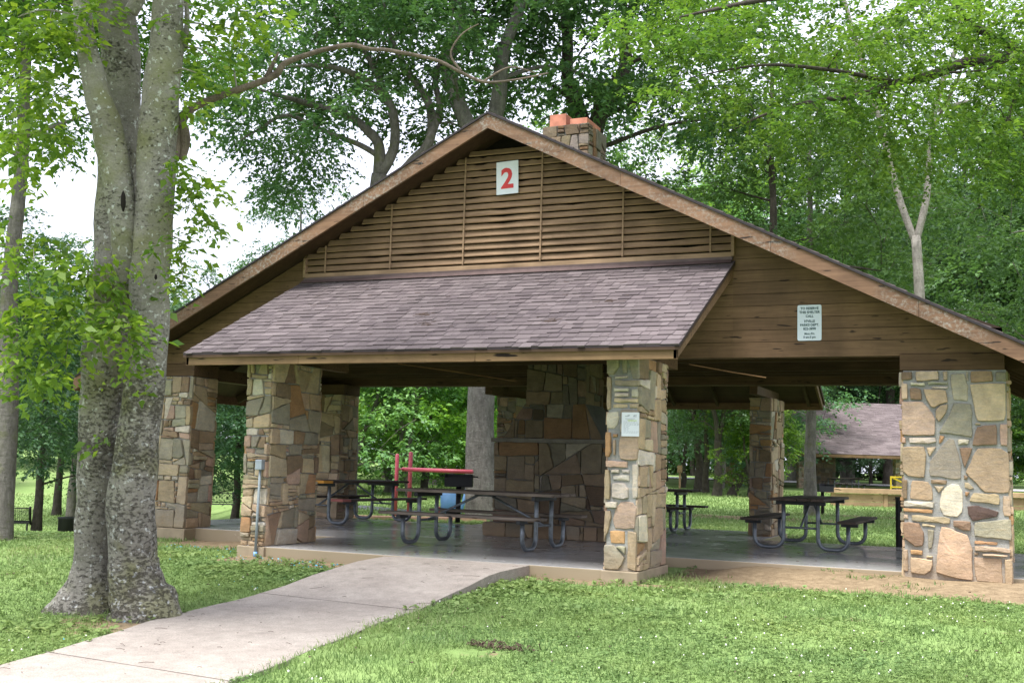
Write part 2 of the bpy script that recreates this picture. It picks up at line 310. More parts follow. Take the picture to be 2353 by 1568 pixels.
#--PART2--
# ================================================================== THE SHELTER
PAL = {'t': (0.42, 0.325, 0.22), 'g': (0.31, 0.285, 0.22), 'p': (0.44, 0.315, 0.245), 'o': (0.41, 0.25, 0.13), 'w': (0.55, 0.50, 0.42), 'd': (0.11, 0.08, 0.064), 'b': (0.25, 0.18, 0.12), 'y': (0.46, 0.375, 0.26)}
MORTAR = (0.31, 0.315, 0.305)
def split_poly(poly, p, n):
    A = []; B = []; m = len(poly)
    for i in range(m):
        a = poly[i]; b = poly[(i+1) % m]
        da = (a[0]-p[0])*n[0]+(a[1]-p[1])*n[1]; db = (b[0]-p[0])*n[0]+(b[1]-p[1])*n[1]
        (A if da >= 0 else B).append(a)
        if da*db < 0:
            t = da/(da-db); q = (a[0]+(b[0]-a[0])*t, a[1]+(b[1]-a[1])*t); A.append(q); B.append(q)
    return A, B
def area(p): return abs(sum(p[i][0]*p[(i+1) % len(p)][1]-p[(i+1) % len(p)][0]*p[i][1] for i in range(len(p))))/2
def rand_stones(W, H, rng, amin=0.018, amax=0.13):
    st = [[(0, 0), (W, 0), (W, H), (0, H)]]; out = []
    while st:
        p = st.pop()
        xs = [q[0] for q in p]; ys = [q[1] for q in p]; w = max(xs)-min(xs); h = max(ys)-min(ys)
        lim = amin+(amax-amin)*rng.random()**1.1
        if area(p) < lim and max(w, h)/max(min(w, h), 1e-3) < 3.2 or area(p) < amin: out.append(p); continue
        cx = sum(xs)/len(xs); cy = sum(ys)/len(ys)
        vert = w > h*(0.75+0.7*rng.random())
        a = (0 if vert else math.pi/2)+rng.gauss(0, 0.06 if rng.random() < 0.6 else 0.24)
        off = rng.choice((-1, 1))*(rng.uniform(0.26, 0.40) if rng.random() < 0.45 else rng.uniform(0, 0.2))
        q = (cx+(w*off if vert else 0), cy+(0 if vert else h*off))
        A, B = split_poly(p, q, (math.cos(a), math.sin(a)))
        if len(A) < 3 or len(B) < 3 or min(area(A), area(B)) < amin*0.25: out.append(p); continue
        st += [A, B]
    res = []
    for p in out:                                   # some beds are built of two or three thin slips
        ys = [q[1] for q in p]; xs = [q[0] for q in p]; h = max(ys)-min(ys); w = max(xs)-min(xs)
        if 0.07 < h < 0.22 and w < 0.4 and rng.random() < 0.25:
            n = 2 if h < 0.13 else 3; rest = p
            for k in range(1, n):
                A, B = split_poly(rest, (0, min(ys)+h*k/n), (rng.gauss(0, 0.04), 1))
                if len(A) < 3 or len(B) < 3: break
                res.append(B); rest = A
            res.append(rest)
        else: res.append(p)
    return [(p, rng.choice('tttgggyypobwttbgyt')) for p in res]
def lay_stones(mb, O, U, V, N, polys, rng, gap=0.006, dep=(0.012, 0.052), tint=1.0):
    O, U, V, N = map(Vector, (O, U, V, N))
    for poly, c in polys:
        if len(poly) < 3: continue
        cx = sum(p[0] for p in poly)/len(poly); cy = sum(p[1] for p in poly)/len(poly)
        ar = sum(poly[i][0]*poly[(i+1) % len(poly)][1]-poly[(i+1) % len(poly)][0]*poly[i][1] for i in range(len(poly)))
        if ar < 0: poly = poly[::-1]
        ring = []
        for i in range(len(poly)):
            a = poly[i]; b = poly[(i+1) % len(poly)]; L = math.hypot(b[0]-a[0], b[1]-a[1]); k = max(1, min(7, int(L/0.055)))
            for j in range(k):
                t = j/k; jx = rng.gauss(0, 0.0035); jy = rng.gauss(0, 0.0035)
                ring.append((a[0]+(b[0]-a[0])*t+jx, a[1]+(b[1]-a[1])*t+jy))
        # smooth corners a little
        n = len(ring)
        ring = [((ring[i-1][0]+9*ring[i][0]+ring[(i+1) % n][0])/11, (ring[i-1][1]+9*ring[i][1]+ring[(i+1) % n][1])/11) for i in range(n)]
        def inset(g):
            o = []
            for x, y in ring:
                dx, dy = cx-x, cy-y; L = math.hypot(dx, dy) or 1; k = min(g/L, 0.6); o.append((x+dx*k, y+dy*k))
            return o
        d = rng.uniform(*dep); tx = rng.uniform(-0.05, 0.05); ty = rng.uniform(-0.05, 0.05)
        r0 = inset(gap*0.6); r1 = inset(gap); r2 = inset(gap+0.007)
        vs = [O+U*x+V*y-N*0.02 for x, y in r0]+[O+U*x+V*y+N*(d-0.008+tx*(x-cx)*0.6+ty*(y-cy)*0.6) for x, y in r1]+[O+U*x+V*y+N*(d+tx*(x-cx)*0.6+ty*(y-cy)*0.6+rng.gauss(0, 0.0016)) for x, y in r2]+[O+U*cx+V*cy+N*(d+rng.uniform(0, 0.011))]
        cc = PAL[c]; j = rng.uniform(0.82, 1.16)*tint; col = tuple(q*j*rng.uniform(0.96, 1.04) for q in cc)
        fs = [(i, (i+1) % n, n+(i+1) % n, n+i) for i in range(n)]+[(n+i, n+(i+1) % n, 2*n+(i+1) % n, 2*n+i) for i in range(n)]+[(2*n+i, 2*n+(i+1) % n, 3*n) for i in range(n)]
        mb.add(vs, fs, col)
def stone_block(mb, x0, x1, y0, y1, z0, z1, rng, faces='FRBL', polys=None, tint=1.0, amax=0.13):
    polys = polys or {}; e = 0.028
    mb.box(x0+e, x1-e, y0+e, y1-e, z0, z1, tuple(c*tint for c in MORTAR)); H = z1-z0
    for f in faces:
        if f == 'F': O, U, N, W = (x0, y0+e, z0), (1, 0, 0), (0, -1, 0), x1-x0
        if f == 'B': O, U, N, W = (x1, y1-e, z0), (-1, 0, 0), (0, 1, 0), x1-x0
        if f == 'R': O, U, N, W = (x1-e, y0+e, z0), (0, 1, 0), (1, 0, 0), y1-y0-2*e
        if f == 'L': O, U, N, W = (x0+e, y1-e, z0), (0, -1, 0), (-1, 0, 0), y1-y0-2*e
        P = polys.get(f) or rand_stones(W, H, rng, 0.012, min(amax*1.5, W*0.17))
        lay_stones(mb, O, U, (0, 0, 1), N, P, rng, tint=tint)
ZA, MS, XE, YB = 6.004, 0.4996, 7.25, -0.60
YR = 4.95                                           # rear gable plane
YBR = YR-YB
WS, ZT, YE, ZE = 3.305, 3.86, -2.61, 2.489
XP, WP, XG, WG, ZP = 2.322, 0.392, 5.347, 1.19, 2.40
root = empty('picnic_shelter', (0, 0, 0))
tag(root, 'brown timber picnic shelter with fieldstone piers, louvred gable and shingled skirt roof over the front', 'picnic shelter')
sub = lambda pts, f: [([f(*p) for p in q], c) for q, c in pts]
R_PX = [([(755,200),(828,200),(832,250),(755,255)],'b'),([(842,203),(985,198),(988,255),(845,258)],'y'),([(1003,200),(1037,200),(1035,258),(1008,260)],'y'),([(1050,212),(1135,212),(1158,290),(1155,378),(1068,370),(1052,290)],'g'),([(1143,200),(1157,200),(1157,265),(1144,262)],'g'),([(1168,200),(1298,200),(1300,262),(1165,268)],'b'),([(1312,205),(1375,205),(1378,260),(1310,262)],'g'),([(757,262),(798,265),(800,365),(757,368)],'y'),([(808,265),(905,265),(905,285),(812,282)],'w'),([(912,262),(1040,262),(1042,276),(915,278)],'g'),([(935,288),(1042,290),(1040,302),(935,300)],'w'),([(806,292),(880,300),(888,370),(808,368)],'b'),([(888,300),(1030,308),(1042,380),(990,390),(950,415),(935,410),(905,360)],'t'),([(955,420),(990,395),(1042,388),(1030,440),(980,500),(960,470)],'t'),([(757,375),(885,375),(945,440),(962,480),(960,572),(757,572)],'p'),([(1070,378),(1175,385),(1178,578),(975,555),(1010,500),(1045,440)],'g'),([(1162,275),(1370,268),(1372,450),(1360,482),(1200,488),(1185,400)],'y'),([(1187,492),(1230,495),(1228,508),(1190,507)],'y'),([(1200,512),(1315,500),(1318,618),(1168,625)],'b'),([(1330,497),(1378,497),(1376,628),(1333,625)],'p'),([(757,578),(785,578),(785,622),(757,622)],'p'),([(795,585),(965,580),(970,605),(920,618),(800,614)],'w'),([(978,565),(1022,570),(1000,610),(978,620)],'o'),([(1087,585),(1160,590),(1155,620),(1090,622)],'w'),([(757,635),(895,628),(905,680),(895,812),(790,808),(760,780)],'t'),([(903,632),(968,632),(925,695),(908,670)],'t'),([(1040,582),(1070,585),(1110,730),(1105,810),(1080,818),(915,800),(920,720),(980,640)],'g'),([(1095,632),(1180,632),(1125,755)],'b'),([(1200,635),(1340,632),(1382,660),(1380,885),(1240,885),(1190,840),(1125,775)],'t'),([(757,822),(792,822),(788,938),(757,938)],'b'),([(812,825),(915,830),(942,870),(942,940),(800,935)],'t'),([(925,818),(1030,820),(1025,845),(925,845)],'b'),([(940,852),(1015,855),(975,900)],'y'),([(1120,785),(1150,795),(1145,818),(1120,815)],'b'),([(1120,825),(1150,828),(1188,865),(1160,875),(1120,860)],'y'),([(1050,835),(1095,838),(1118,880),(1115,1000),(1085,1032),(1000,1020),(972,980),(990,880)],'w'),([(1122,878),(1160,880),(1140,912),(1125,905)],'o'),([(1170,885),(1325,890),(1325,950),(1145,935)],'t'),([(1340,895),(1385,895),(1388,1015),(1340,1010)],'y'),([(1135,958),(1200,955),(1325,985),(1310,1015),(1165,1048),(1140,1010)],'d'),([(758,945),(950,945),(948,982),(758,978)],'w'),([(758,985),(945,990),(940,1010),(760,1006)],'o'),([(806,1022),(1048,1032),(1042,1065),(808,1055)],'y'),([(758,1018),(796,1018),(796,1050),(758,1050)],'y'),([(1052,1042),(1162,1045),(1160,1100),(1110,1100),(1052,1075)],'b'),([(1175,1050),(1390,1022),(1390,1142),(1172,1128)],'g'),([(760,1062),(860,1065),(885,1120),(882,1200),(830,1205),(760,1160)],'b'),([(868,1068),(960,1075),(958,1090),(870,1085)],'y'),([(905,1095),(950,1100),(930,1210),(908,1215)],'g'),([(985,1078),(1140,1120),(1165,1200),(1165,1375),(1070,1368),(950,1340),(960,1200)],'t'),([(1172,1148),(1312,1152),(1310,1172),(1172,1168)],'o'),([(1172,1178),(1385,1185),(1385,1212),(1172,1208)],'y'),([(1215,1218),(1370,1222),(1368,1234),(1215,1231)],'y'),([(1168,1215),(1205,1216),(1200,1232),(1168,1232)],'t'),([(800,1218),(880,1218),(880,1250),(800,1245)],'o'),([(800,1258),(938,1270),(930,1330),(890,1360),(800,1350)],'t'),([(1170,1240),(1330,1242),(1335,1380),(1180,1375)],'t'),([(1342,1240),(1388,1240),(1388,1385),(1345,1385)],'t'),([(760,1215),(790,1215),(790,1345),(760,1345)],'t'),([(888,1245),(940,1248),(940,1262),(890,1260)],'y')]
fR = lambda x, y: ((x-755)/633*WG, (1388-y)/1192*2.47)
F_PX2 = [([(135,80),(215,80),(220,150),(185,205),(135,200)],'g'),([(238,80),(272,80),(275,195),(243,200)],'g'),([(280,80),(358,80),(358,235),(310,235),(290,150)],'g'),([(188,210),(285,210),(285,226),(188,226)],'w'),([(135,208),(168,210),(168,430),(140,430)],'y'),([(190,236),(368,238),(362,278),(190,274)],'g'),([(185,285),(298,285),(292,313),(187,313)],'w'),([(187,320),(298,318),(295,345),(187,344)],'w'),([(187,351),(358,357),(353,380),(187,378)],'y'),([(308,286),(356,286),(356,350),(308,350)],'w'),([(174,390),(280,390),(282,413),(176,413)],'y'),([(290,386),(356,386),(356,417),(292,417)],'y'),([(135,438),(222,430),(225,520),(190,555),(135,550)],'w'),([(232,425),(356,425),(356,505),(232,505)],'g'),([(232,512),(356,512),(356,565),(232,575)],'w'),([(178,580),(222,575),(220,600),(180,602)],'o'),([(135,568),(172,568),(175,700),(160,735),(135,730)],'o'),([(186,612),(206,612),(203,722),(188,722)],'y'),([(230,585),(358,572),(358,745),(330,750),(235,745),(225,660)],'t'),([(135,750),(295,755),(295,797),(135,792)],'p'),([(172,805),(238,803),(236,832),(172,830)],'w'),([(244,805),(310,805),(308,832),(245,832)],'w'),([(182,842),(308,838),(305,878),(182,877)],'w'),([(135,805),(165,805),(175,860),(172,1003),(135,1000)],'t'),([(318,768),(358,765),(358,990),(320,993)],'w'),([(183,890),(270,885),(303,930),(300,990),(270,998),(183,985)],'w'),([(135,1012),(230,1010),(226,1052),(135,1054)],'w'),([(240,1008),(330,1003),(358,1040),(345,1178),(205,1182),(188,1120),(205,1060)],'p'),([(135,1064),(180,1064),(182,1110),(170,1180),(135,1270)],'t'),([(168,1190),(280,1190),(278,1275),(175,1272)],'o'),([(290,1188),(358,1190),(356,1438),(295,1425),(298,1300)],'t'),([(135,1282),(205,1280),(285,1358),(240,1438),(135,1438)],'g'),([(212,1286),(287,1282),(285,1342)],'g')]
fF = lambda x, y: ((x-133)/227*WP, (1440-y)/1362*2.42)
rg = random.Random(11)
def pier(x0, x1, y0, y1, z1, faces='FRBL', polys=None, zb=-0.25, label=None, plinth=True, z0=0.0, amax=0.13):
    mb = MB(); stone_block(mb, x0, x1, y0, y1, z0, z1, rg, faces, polys, amax=amax)
    o = mb.build('stone_pier', M['stone'], root)
    if label: o['label'] = label
    if plinth:
        p = MB(); p.box(x0-0.02, x1+0.02, y0-0.02, y1+0.02, -0.5, z0-0.003); p.build('concrete_plinth', M['plinth'], o, bevel=0.012)
    return o
ZW = 2.62                                           # wing piers reach up under the skirt roof
pier(XG, XG+WG, -0.03, 0.62, ZP, polys={'F': sub(R_PX, fR)}, z0=-0.07, label='widest stone pier, at the right end of the front')
pier(-XG-WG, -XG, -0.03, 0.62, ZP)
pier(XP, XP+WP, -2.072, -0.885, 2.42, polys={'F': sub(F_PX2, fF)}, amax=0.1, label='narrow stone pier carrying the white notice')
pier(-XP-WP, -XP, -2.072, -0.885, 2.42, amax=0.1)
pier(XG, XG+WG, YR-0.62, YR+0.03, ZP); pier(-XG-WG, -XG, YR-0.62, YR+0.03, ZP)
pier(XP-0.05, XP+WP-0.05, YR+0.9, YR+2.07, 2.45); pier(-XP-WP, -XP, YR+0.9, YR+2.07, 2.45)
# floor slab
mb = MB(); mb.box(-XG-WG-0.1, XG+WG+0.3, 0.22, YR-0.1, -0.5, 0.0); mb.box(-XP-WP+0.02, XP+0.03, -2.055, 0.22, -0.5, 0.0)
mb.box(-XP-WP+0.02, XP+WP-0.02, YR-0.1, YR+2.3, -0.5, 0.0)
mb.build('floor_slab', M['slab'], root, bevel=0.012)
# beams, rafters, ceiling
class BM:                                            # each call builds one beam of its own
    def box(s, *a): m_ = MB(); m_.box(*a); m_.build('beam', M['beam'], root, bevel=0.006)
mb = BM()
for y in (0.10, YR-0.24):
    mb.box(-XG-WG+0.06, XG-0.0, y, y+0.14, ZP+0.19, ZP+0.42)
for s in (-1, 1):
    for y in (-0.02, YR-0.58): mb.box(min(s*(XG-0.01), s*(XG+WG-0.04)), max(s*(XG-0.01), s*(XG+WG-0.04)), y, y+0.60, ZP+0.004, ZP+0.20)
    mb.box(s*(XG+0.75)-0.09, s*(XG+0.75)+0.09, 0.6, YR-0.6, ZP+0.03, ZP+0.24)
for s in (-1, 1):
    for y0_, y1_ in ((-2.0, -0.02), (YR+0.06, YR+2.0)): mb.box(s*(XP+WP/2)-0.07, s*(XP+WP/2)+0.07, y0_, y1_, 2.45 if y0_ > 0 else 2.43, 2.60)
for k in range(9):
    y = 0.45+k*0.5
    if abs(y-2.8) < 0.5: continue
    for s in (-1, 1):
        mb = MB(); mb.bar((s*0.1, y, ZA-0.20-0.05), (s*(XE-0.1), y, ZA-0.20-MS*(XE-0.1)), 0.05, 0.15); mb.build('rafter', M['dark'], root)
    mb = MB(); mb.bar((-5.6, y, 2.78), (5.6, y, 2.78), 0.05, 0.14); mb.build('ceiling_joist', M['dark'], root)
for k in range(8):
    for (yA, yB, zA_, zB_) in ((-0.05, YE+0.1, ZT-0.16, ZE-0.07), (YR+0.05, YR-YE-0.1, ZT-0.16, ZE-0.07)):
        mb = MB(); x = -WS+0.25+k*(2*WS-0.5)/7; mb.bar((x, yA, zA_), (x, yB, zB_), 0.05, 0.10); mb.build('skirt_rafter', M['dark'], root)
# main roof deck + shingle sheet (thickness) as two slopes
def slope_roof(p_top, p_eave, x_or_y, name): pass
mb = MB()
for s in (-1, 1):
    mb.prism([(0, ZA-0.035), (s*XE, ZA-0.035-MS*XE), (s*XE, ZA-0.10-MS*XE), (0, ZA-0.10)][::s], YB+0.05, YBR-0.05)
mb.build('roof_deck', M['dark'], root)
RS = [(0.122, 0.098, 0.098), (0.134, 0.108, 0.108), (0.112, 0.089, 0.09), (0.146, 0.119, 0.119), (0.100, 0.079, 0.081), (0.127, 0.102, 0.103)]
def shingle_plane(mb, A, B, C, D, expo=0.14, rng=rg, wmin=0.07, wmax=0.22, thick=0.012, tint=1.0):
    """A,B eave left/right; D,C top left/right. courses of overlapping tabs"""
    A, B, C, D = map(Vector, (A, B, C, D)); n = (B-A).cross(D-A).normalized()
    L = ((D-A).length+(C-B).length)/2; rows = int(L/expo); tabs_ = []
    for r in range(rows):
        t0 = r/rows; t1 = min((r+1.18)/rows, 1.0); a0 = A.lerp(D, t0); b0 = B.lerp(C, t0); a1 = A.lerp(D, t1); b1 = B.lerp(C, t1); W = (b0-a0).length
        x = -rng.random()*0.2
        while x < W:
            w = rng.uniform(wmin, wmax); s0 = max(x, 0)/W; s1 = min(x+w-0.004, W)/W; x += w
            if s1 <= s0: continue
            th = thick+(0.006 if rng.random() < 0.4 else 0)
            dz = rng.choice((0, 0, 0.016, 0.022))*rng.random()+rng.uniform(-0.003, 0.003); up_ = (D-A).normalized()
            p = [a0.lerp(b0, s0)-up_*dz+n*th, a0.lerp(b0, s1)-up_*dz+n*th, a1.lerp(b1, s1)+n*0.003, a1.lerp(b1, s0)+n*0.003, a0.lerp(b0, s0)-up_*dz+n*0.0005, a0.lerp(b0, s1)-up_*dz+n*0.0005]
            c = rng.choice(RS); j = rng.uniform(0.88, 1.1)*tint; c = tuple(q*j*0.85 for q in c)
            mb.add(p, [(0, 1, 2, 3), (4, 5, 1, 0), (4, 0, 3), (5, 2, 1)], c)
mb = MB()
for s in (-1, 1):
    A = (-XE, YBR, ZA-0.03-MS*XE) if s < 0 else (XE, YB, ZA-0.03-MS*XE); B = (-XE, YB, ZA-0.03-MS*XE) if s < 0 else (XE, YBR, ZA-0.03-MS*XE)
    D = (0, A[1], ZA-0.03); C = (0, B[1], ZA-0.03)
    mb.prism([(0, ZA-0.006), (s*XE, ZA-0.006-MS*XE), (s*XE, ZA-0.034-MS*XE), (0, ZA-0.034)][::s], YB-0.02, YBR+0.02, (0.03, 0.025, 0.027))
    shingle_plane(mb, tuple(np.array(A)+[0, 0, .026]), tuple(np.array(B)+[0, 0, .026]), tuple(np.array(C)+[0, 0, .026]), tuple(np.array(D)+[0, 0, .026]), 0.14, wmin=0.5, wmax=1.0)
mb.build('roof_shingles', M['shingle'], root)
# barge boards
for y0_, y1_ in ((YB, YB+0.04), (YBR-0.04, YBR)):
    for s in (-1, 1):
        mb = MB()
        q = [(0, ZA-0.035), (s*XE, ZA-0.035-MS*XE), (s*XE, ZA-0.235-MS*XE), (0, ZA-0.235)]
        for k in range(4):
            a = [0, 1.95, 3.9, 5.6, XE][k]+(0.004 if k else 0); b = [0, 1.95, 3.9, 5.6, XE][k+1]; j = (1.0, 1.06, 0.95, 0.98)[k]
            q = [(s*a, ZA-0.036-MS*a), (s*b, ZA-0.036-MS*b), (s*b, ZA-0.235-MS*b), (s*a, ZA-0.235-MS*a)]
            mb.prism(q[::s], y0_-0.002*(k % 2), y1_, (j, j, j))
        mb.build('barge_board', M['fascia'], root)
for s in (-1, 1): mb = MB(); mb.box(min(s*XE, s*(XE+0.04)), max(s*XE, s*(XE+0.04)), YB, YBR, ZA-MS*XE-0.25, ZA-MS*XE-0.045); mb.build('eave_board', M['fascia'], root)
# gable siding left and right of the louvres, both gables, backing behind louvres
SK = 0.155
for (yf, sg) in ((0.0, 1), (YR, -1)):
    mb = MB()
    for s in (-1, 1):
        z = 2.782; k = 0
        mb.box(min(s*(WS+0.0), s*(XG+(0.0))), max(s*(WS+0.0), s*(XG+0.0)), *sorted((yf-0.002*sg, yf+0.04*sg)), ZP+0.185, 2.775)
        mb.box(min(s*(XG+0.0), s*(XG+WG-0.05)), max(s*(XG+0.0), s*(XG+WG-0.05)), *sorted((yf+0.0*sg, yf+0.04*sg)), ZP+0.205, 2.775)
        while True:
            xm = (ZA-0.14-z-SK)/MS; xm2 = (ZA-0.14-z)/MS
            if xm2 < WS+0.05: break
            xa = WS; x2 = min(xm2, XG+WG-0.05); x1 = min(max(xm, xa), XG+WG-0.05)
            poly = [(xa, z), (x2, z), (x2, min(z+SK-0.006, ZA-0.14-MS*x2)), (x1, z+SK-0.006), (xa, z+SK-0.006)]
            if x1 >= x2-1e-3: poly = [(xa, z), (x2, z), (x2, z+SK-0.006), (xa, z+SK-0.006)]
            j = rg.uniform(0.85, 1.12)
            pl = [(s*a, b) for a, b in poly][::s]
            mb.prism(pl, *(yf+0.0*sg, yf+0.02*sg)[::sg], (j, j, j)); z += SK; k += 1
        mb.box(min(s*WS, s*(XG+WG-0.06)), max(s*WS, s*(XG+WG-0.06)), *sorted((yf+0.022*sg, yf+0.03*sg)), 2.60, 2.9, (0.2, 0.2, 0.2))
        mb.prism([(s*a, b) for a, b in [(WS, 2.9), (XG+WG-0.06, 2.78), (XG+WG-0.06, 2.9), (WS, ZA-0.2-MS*WS)]][::s], *(yf+0.022*sg, yf+0.03*sg)[::sg], (0.2, 0.2, 0.2))
    mb.box(-WS+0.001, WS-0.001, *sorted((yf-0.0015*sg, yf+0.04*sg)), ZP+0.185, 2.775)
    z = 2.782
    while z < 3.84:
        j = rg.uniform(0.85, 1.12); mb.box(-WS+0.001, WS-0.001, *sorted((yf+0.001*sg, yf+0.02*sg)), z, min(z+SK-0.006, 3.875), (j, j, j)); z += SK
    mb.box(-WS, WS, *sorted((yf+0.022*sg, yf+0.03*sg)), 2.78, 3.88, (0.2, 0.2, 0.2))
    mb.build('gable_siding', M['siding'], root, bevel=0.0)
    mb = MB(); z = 3.99; k = 0
    while z < ZA-0.42:
        xm = min((ZA-0.17-z)/MS, WS-0.02); cuts = [-xm]+[c for c in (-1.7955-1.22*0, -1.7955+2.4044, ) if -xm < c < xm]+[xm]
        j = rg.uniform(0.86, 1.12); dz = rg.uniform(-0.004, 0.004)
        vs = []
        nseg = 22; dn = [rg.choice([0]*24+[0.014]) for _ in range(nseg+1)]
        for i in range(nseg+1):
            x = -xm+2*xm*i/nseg; sag = rg.gauss(0, 0.0009)
            vs += [(x, yf-0.043*sg, z+dz+sag), (x, yf-0.028*sg, z-0.010+dz+sag), (x, yf+0.026*sg, z+0.066), (x, yf+0.010*sg, z+0.080+sag-dn[i])]
        fs = []
        for i in range(nseg):
            b = i*4
            for a_, b_ in ((0, 1), (1, 2), (2, 3), (3, 0)): fs.append((b+a_, b+b_, b+4+b_, b+4+a_))
        mb.add(vs, fs, (j, j*0.99, j*0.97)); z += 0.098; k += 1
    mb.build('louvre_slats', M['louver'], root)
    mb = MB()
    for k in range(-1, 5):
        x = -1.7955+1.2022*k if k >= 0 else -2.93
        zt = ZA-0.16-MS*(abs(x)+0.02)
        mb.box(x-0.011, x+0.011, *sorted((yf-0.058*sg, yf-0.046*sg)), 3.965, zt)
    for s in (-1, 1): mb.box(s*WS-0.02, s*WS+0.02, *sorted((yf-0.056*sg, yf+0.02*sg)), 3.90, ZA-0.15-MS*(WS+0.02))
    mb.box(-WS+0.02, WS-0.02, *sorted((yf-0.05*sg, yf+0.03*sg)), 3.885, 3.955)
    mb.build('louvre_stile', M['louver'], root)
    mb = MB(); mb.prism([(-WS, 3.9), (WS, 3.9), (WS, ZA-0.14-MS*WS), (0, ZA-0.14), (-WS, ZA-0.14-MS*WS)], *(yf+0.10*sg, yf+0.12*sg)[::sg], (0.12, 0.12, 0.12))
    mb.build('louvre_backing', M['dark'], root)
# skirt roofs
for (yt, ye, nm) in ((-0.0, YE, 0), (YR, YR-YE, 1)):
    sg = 1 if nm == 0 else -1
    mb = MB()
    zt, ze = ZT-0.02, ZE-0.02
    A, B, C, D = (-WS-0.03, ye-0.03*sg, ze), (WS+0.03, ye-0.03*sg, ze), (WS+0.03, yt-0.01*sg, zt), (-WS-0.03, yt-0.01*sg, zt)
    if sg < 0: A, B, C, D = B, A, D, C
    mb.add([A, B, C, D]+[tuple(np.array(p)-[0, 0, 0.02]) for p in (A, B, C, D)], [(0, 1, 2, 3), (7, 6, 5, 4), (0, 4, 5, 1), (1, 5, 6, 2), (3, 7, 4, 0)], (0.04, 0.03, 0.033))
    shingle_plane(mb, A, B, C, D)
    mb.build('skirt_shingles', M['shingle'], root)
    mb = MB(); o3 = lambda p, d: tuple(np.array(p)+[0, 0, -d])
    q = [o3(A, 0.024), o3(B, 0.024), o3(C, 0.024), o3(D, 0.024)]; q2 = [o3(p, 0.03) for p in q]
    mb.add(q+q2, [(0, 1, 2, 3), (7, 6, 5, 4), (0, 4, 5, 1), (1, 5, 6, 2), (3, 7, 4, 0)])
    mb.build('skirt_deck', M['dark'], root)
    mb = MB()
    for k, (xa, xb) in enumerate(((-WS, -1.55), (-1.547, 0.9), (0.903, WS))):
        mb.box(xa, xb, *sorted((ye, ye+0.04*sg)), 2.318+0.0*k, 2.452, (1+0.04*(k-1),)*3)
    mb.build('skirt_eave_board', M['skirt_fascia'], root, bevel=0.005)
    for s in (-1, 1):
        mb = MB(); xs = sorted((s*WS, s*(WS-0.04)))
        pts = [(ye+0.0*sg, 2.452), (yt, ZT-0.045), (yt, ZT-0.23), (ye+0.0*sg, 2.318)]
        vs = [(xs[0], a, b) for a, b in pts]+[(xs[1], a, b) for a, b in pts]
        mb.add(vs, [(3, 2, 1, 0), (4, 5, 6, 7), (0, 1, 5, 4), (1, 2, 6, 5), (2, 3, 7, 6), (3, 0, 4, 7)])
        mb.build('skirt_rake_board', M['siding'], root)
    mb = MB(); n_ = 0.09
    mb.add([(-WS, yt-0.062*sg, ZT+0.03), (WS, yt-0.062*sg, ZT+0.03), (WS, yt-0.062*sg, ZT-0.005), (WS, yt-0.16*sg, ZT-0.065), (-WS, yt-0.16*sg, ZT-0.065), (-WS, yt-0.062*sg, ZT-0.005)],
           [(0, 5, 2, 1), (5, 4, 3, 2)][::1], (1, 1, 1))
    mb.build('roof_flashing', plain('brown_flashing_'+str(nm), (0.11, 0.075, 0.07), 0.6), root)
# fireplace and chimney
rf = random.Random(5)
mb = MB(); SOOT_SHADE = 0.42  # stone tint: shade under the roof put into the colour, along with soot
stone_block(mb, -1.22, 0.95, 2.18, 3.42, 0.0, 0.22, rf, 'FRL', tint=SOOT_SHADE)
stone_block(mb, -1.10, 0.86, 2.30, 3.32, 0.22, 1.50, rf, 'FRLB', tint=SOOT_SHADE, amax=0.16)
mb.box(-1.14, 0.90, 2.26, 3.36, 1.50, 1.56, (0.16, 0.15, 0.13))
def taper(mb, a, b, rng, tint):   # a,b = (x0,x1,y0,y1,z)
    P = lambda q: [(q[0], q[2], q[4]), (q[1], q[2], q[4]), (q[1], q[3], q[4]), (q[0], q[3], q[4])]
    mb.add(P(a)+P(b), [(0, 1, 5, 4), (1, 2, 6, 5), (2, 3, 7, 6), (3, 0, 4, 7)], tuple(c*tint for c in MORTAR))
    A = Vector(P(a)[0]); U = Vector((1, 0, 0)); Vv = Vector((0, b[2]-a[2], b[4]-a[4])); H = Vv.length; Vv.normalize(); N = U.cross(Vv)
    W = a[1]-a[0]; Q = []
    for poly, c in rand_stones(W, H, rng, 0.03, 0.25):
        l, r = b[0]-a[0], a[1]-b[1]; poly, _ = split_poly(poly, (0, 0), (H, -l)); 
        if len(poly) > 2: poly, _ = split_poly(poly, (W, 0), (-H, -r))
        if len(poly) > 2 and area(poly) > 0.004: Q.append((poly, c))
    lay_stones(mb, A, U, Vv, N, Q, rng, tint=tint, dep=(0.008, 0.022))
taper(mb, (-0.98, 0.74, 2.36, 3.26, 1.56), (-0.62, 0.42, 2.40, 3.24, 2.12), rf, SOOT_SHADE*0.8)
stone_block(mb, -0.60, 0.42, 2.40, 3.24, 2.10, 4.6, rf, 'FRLB', tint=SOOT_SHADE*0.9)
fp = mb.build('stone_fireplace', M['stone'], root)
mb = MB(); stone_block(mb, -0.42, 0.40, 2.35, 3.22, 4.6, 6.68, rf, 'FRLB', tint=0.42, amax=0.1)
ch = mb.build('chimney', M['stone'], root)
for (xa, xb, zt) in ((-0.33, -0.04, 6.90), (0.03, 0.33, 6.80)):
    mb = MB()
    w = 0.03; ya, yb = 2.45, 2.85 if xa < 0 else 3.1
    for q in ((xa, xb, ya, ya+w), (xa, xb, yb-w, yb), (xa, xa+w, ya+w, yb-w), (xb-w, xb, ya+w, yb-w)): mb.box(*q, 6.55, zt)
    mb.build('flue_tile', M['terra'], ch, bevel=0.008)
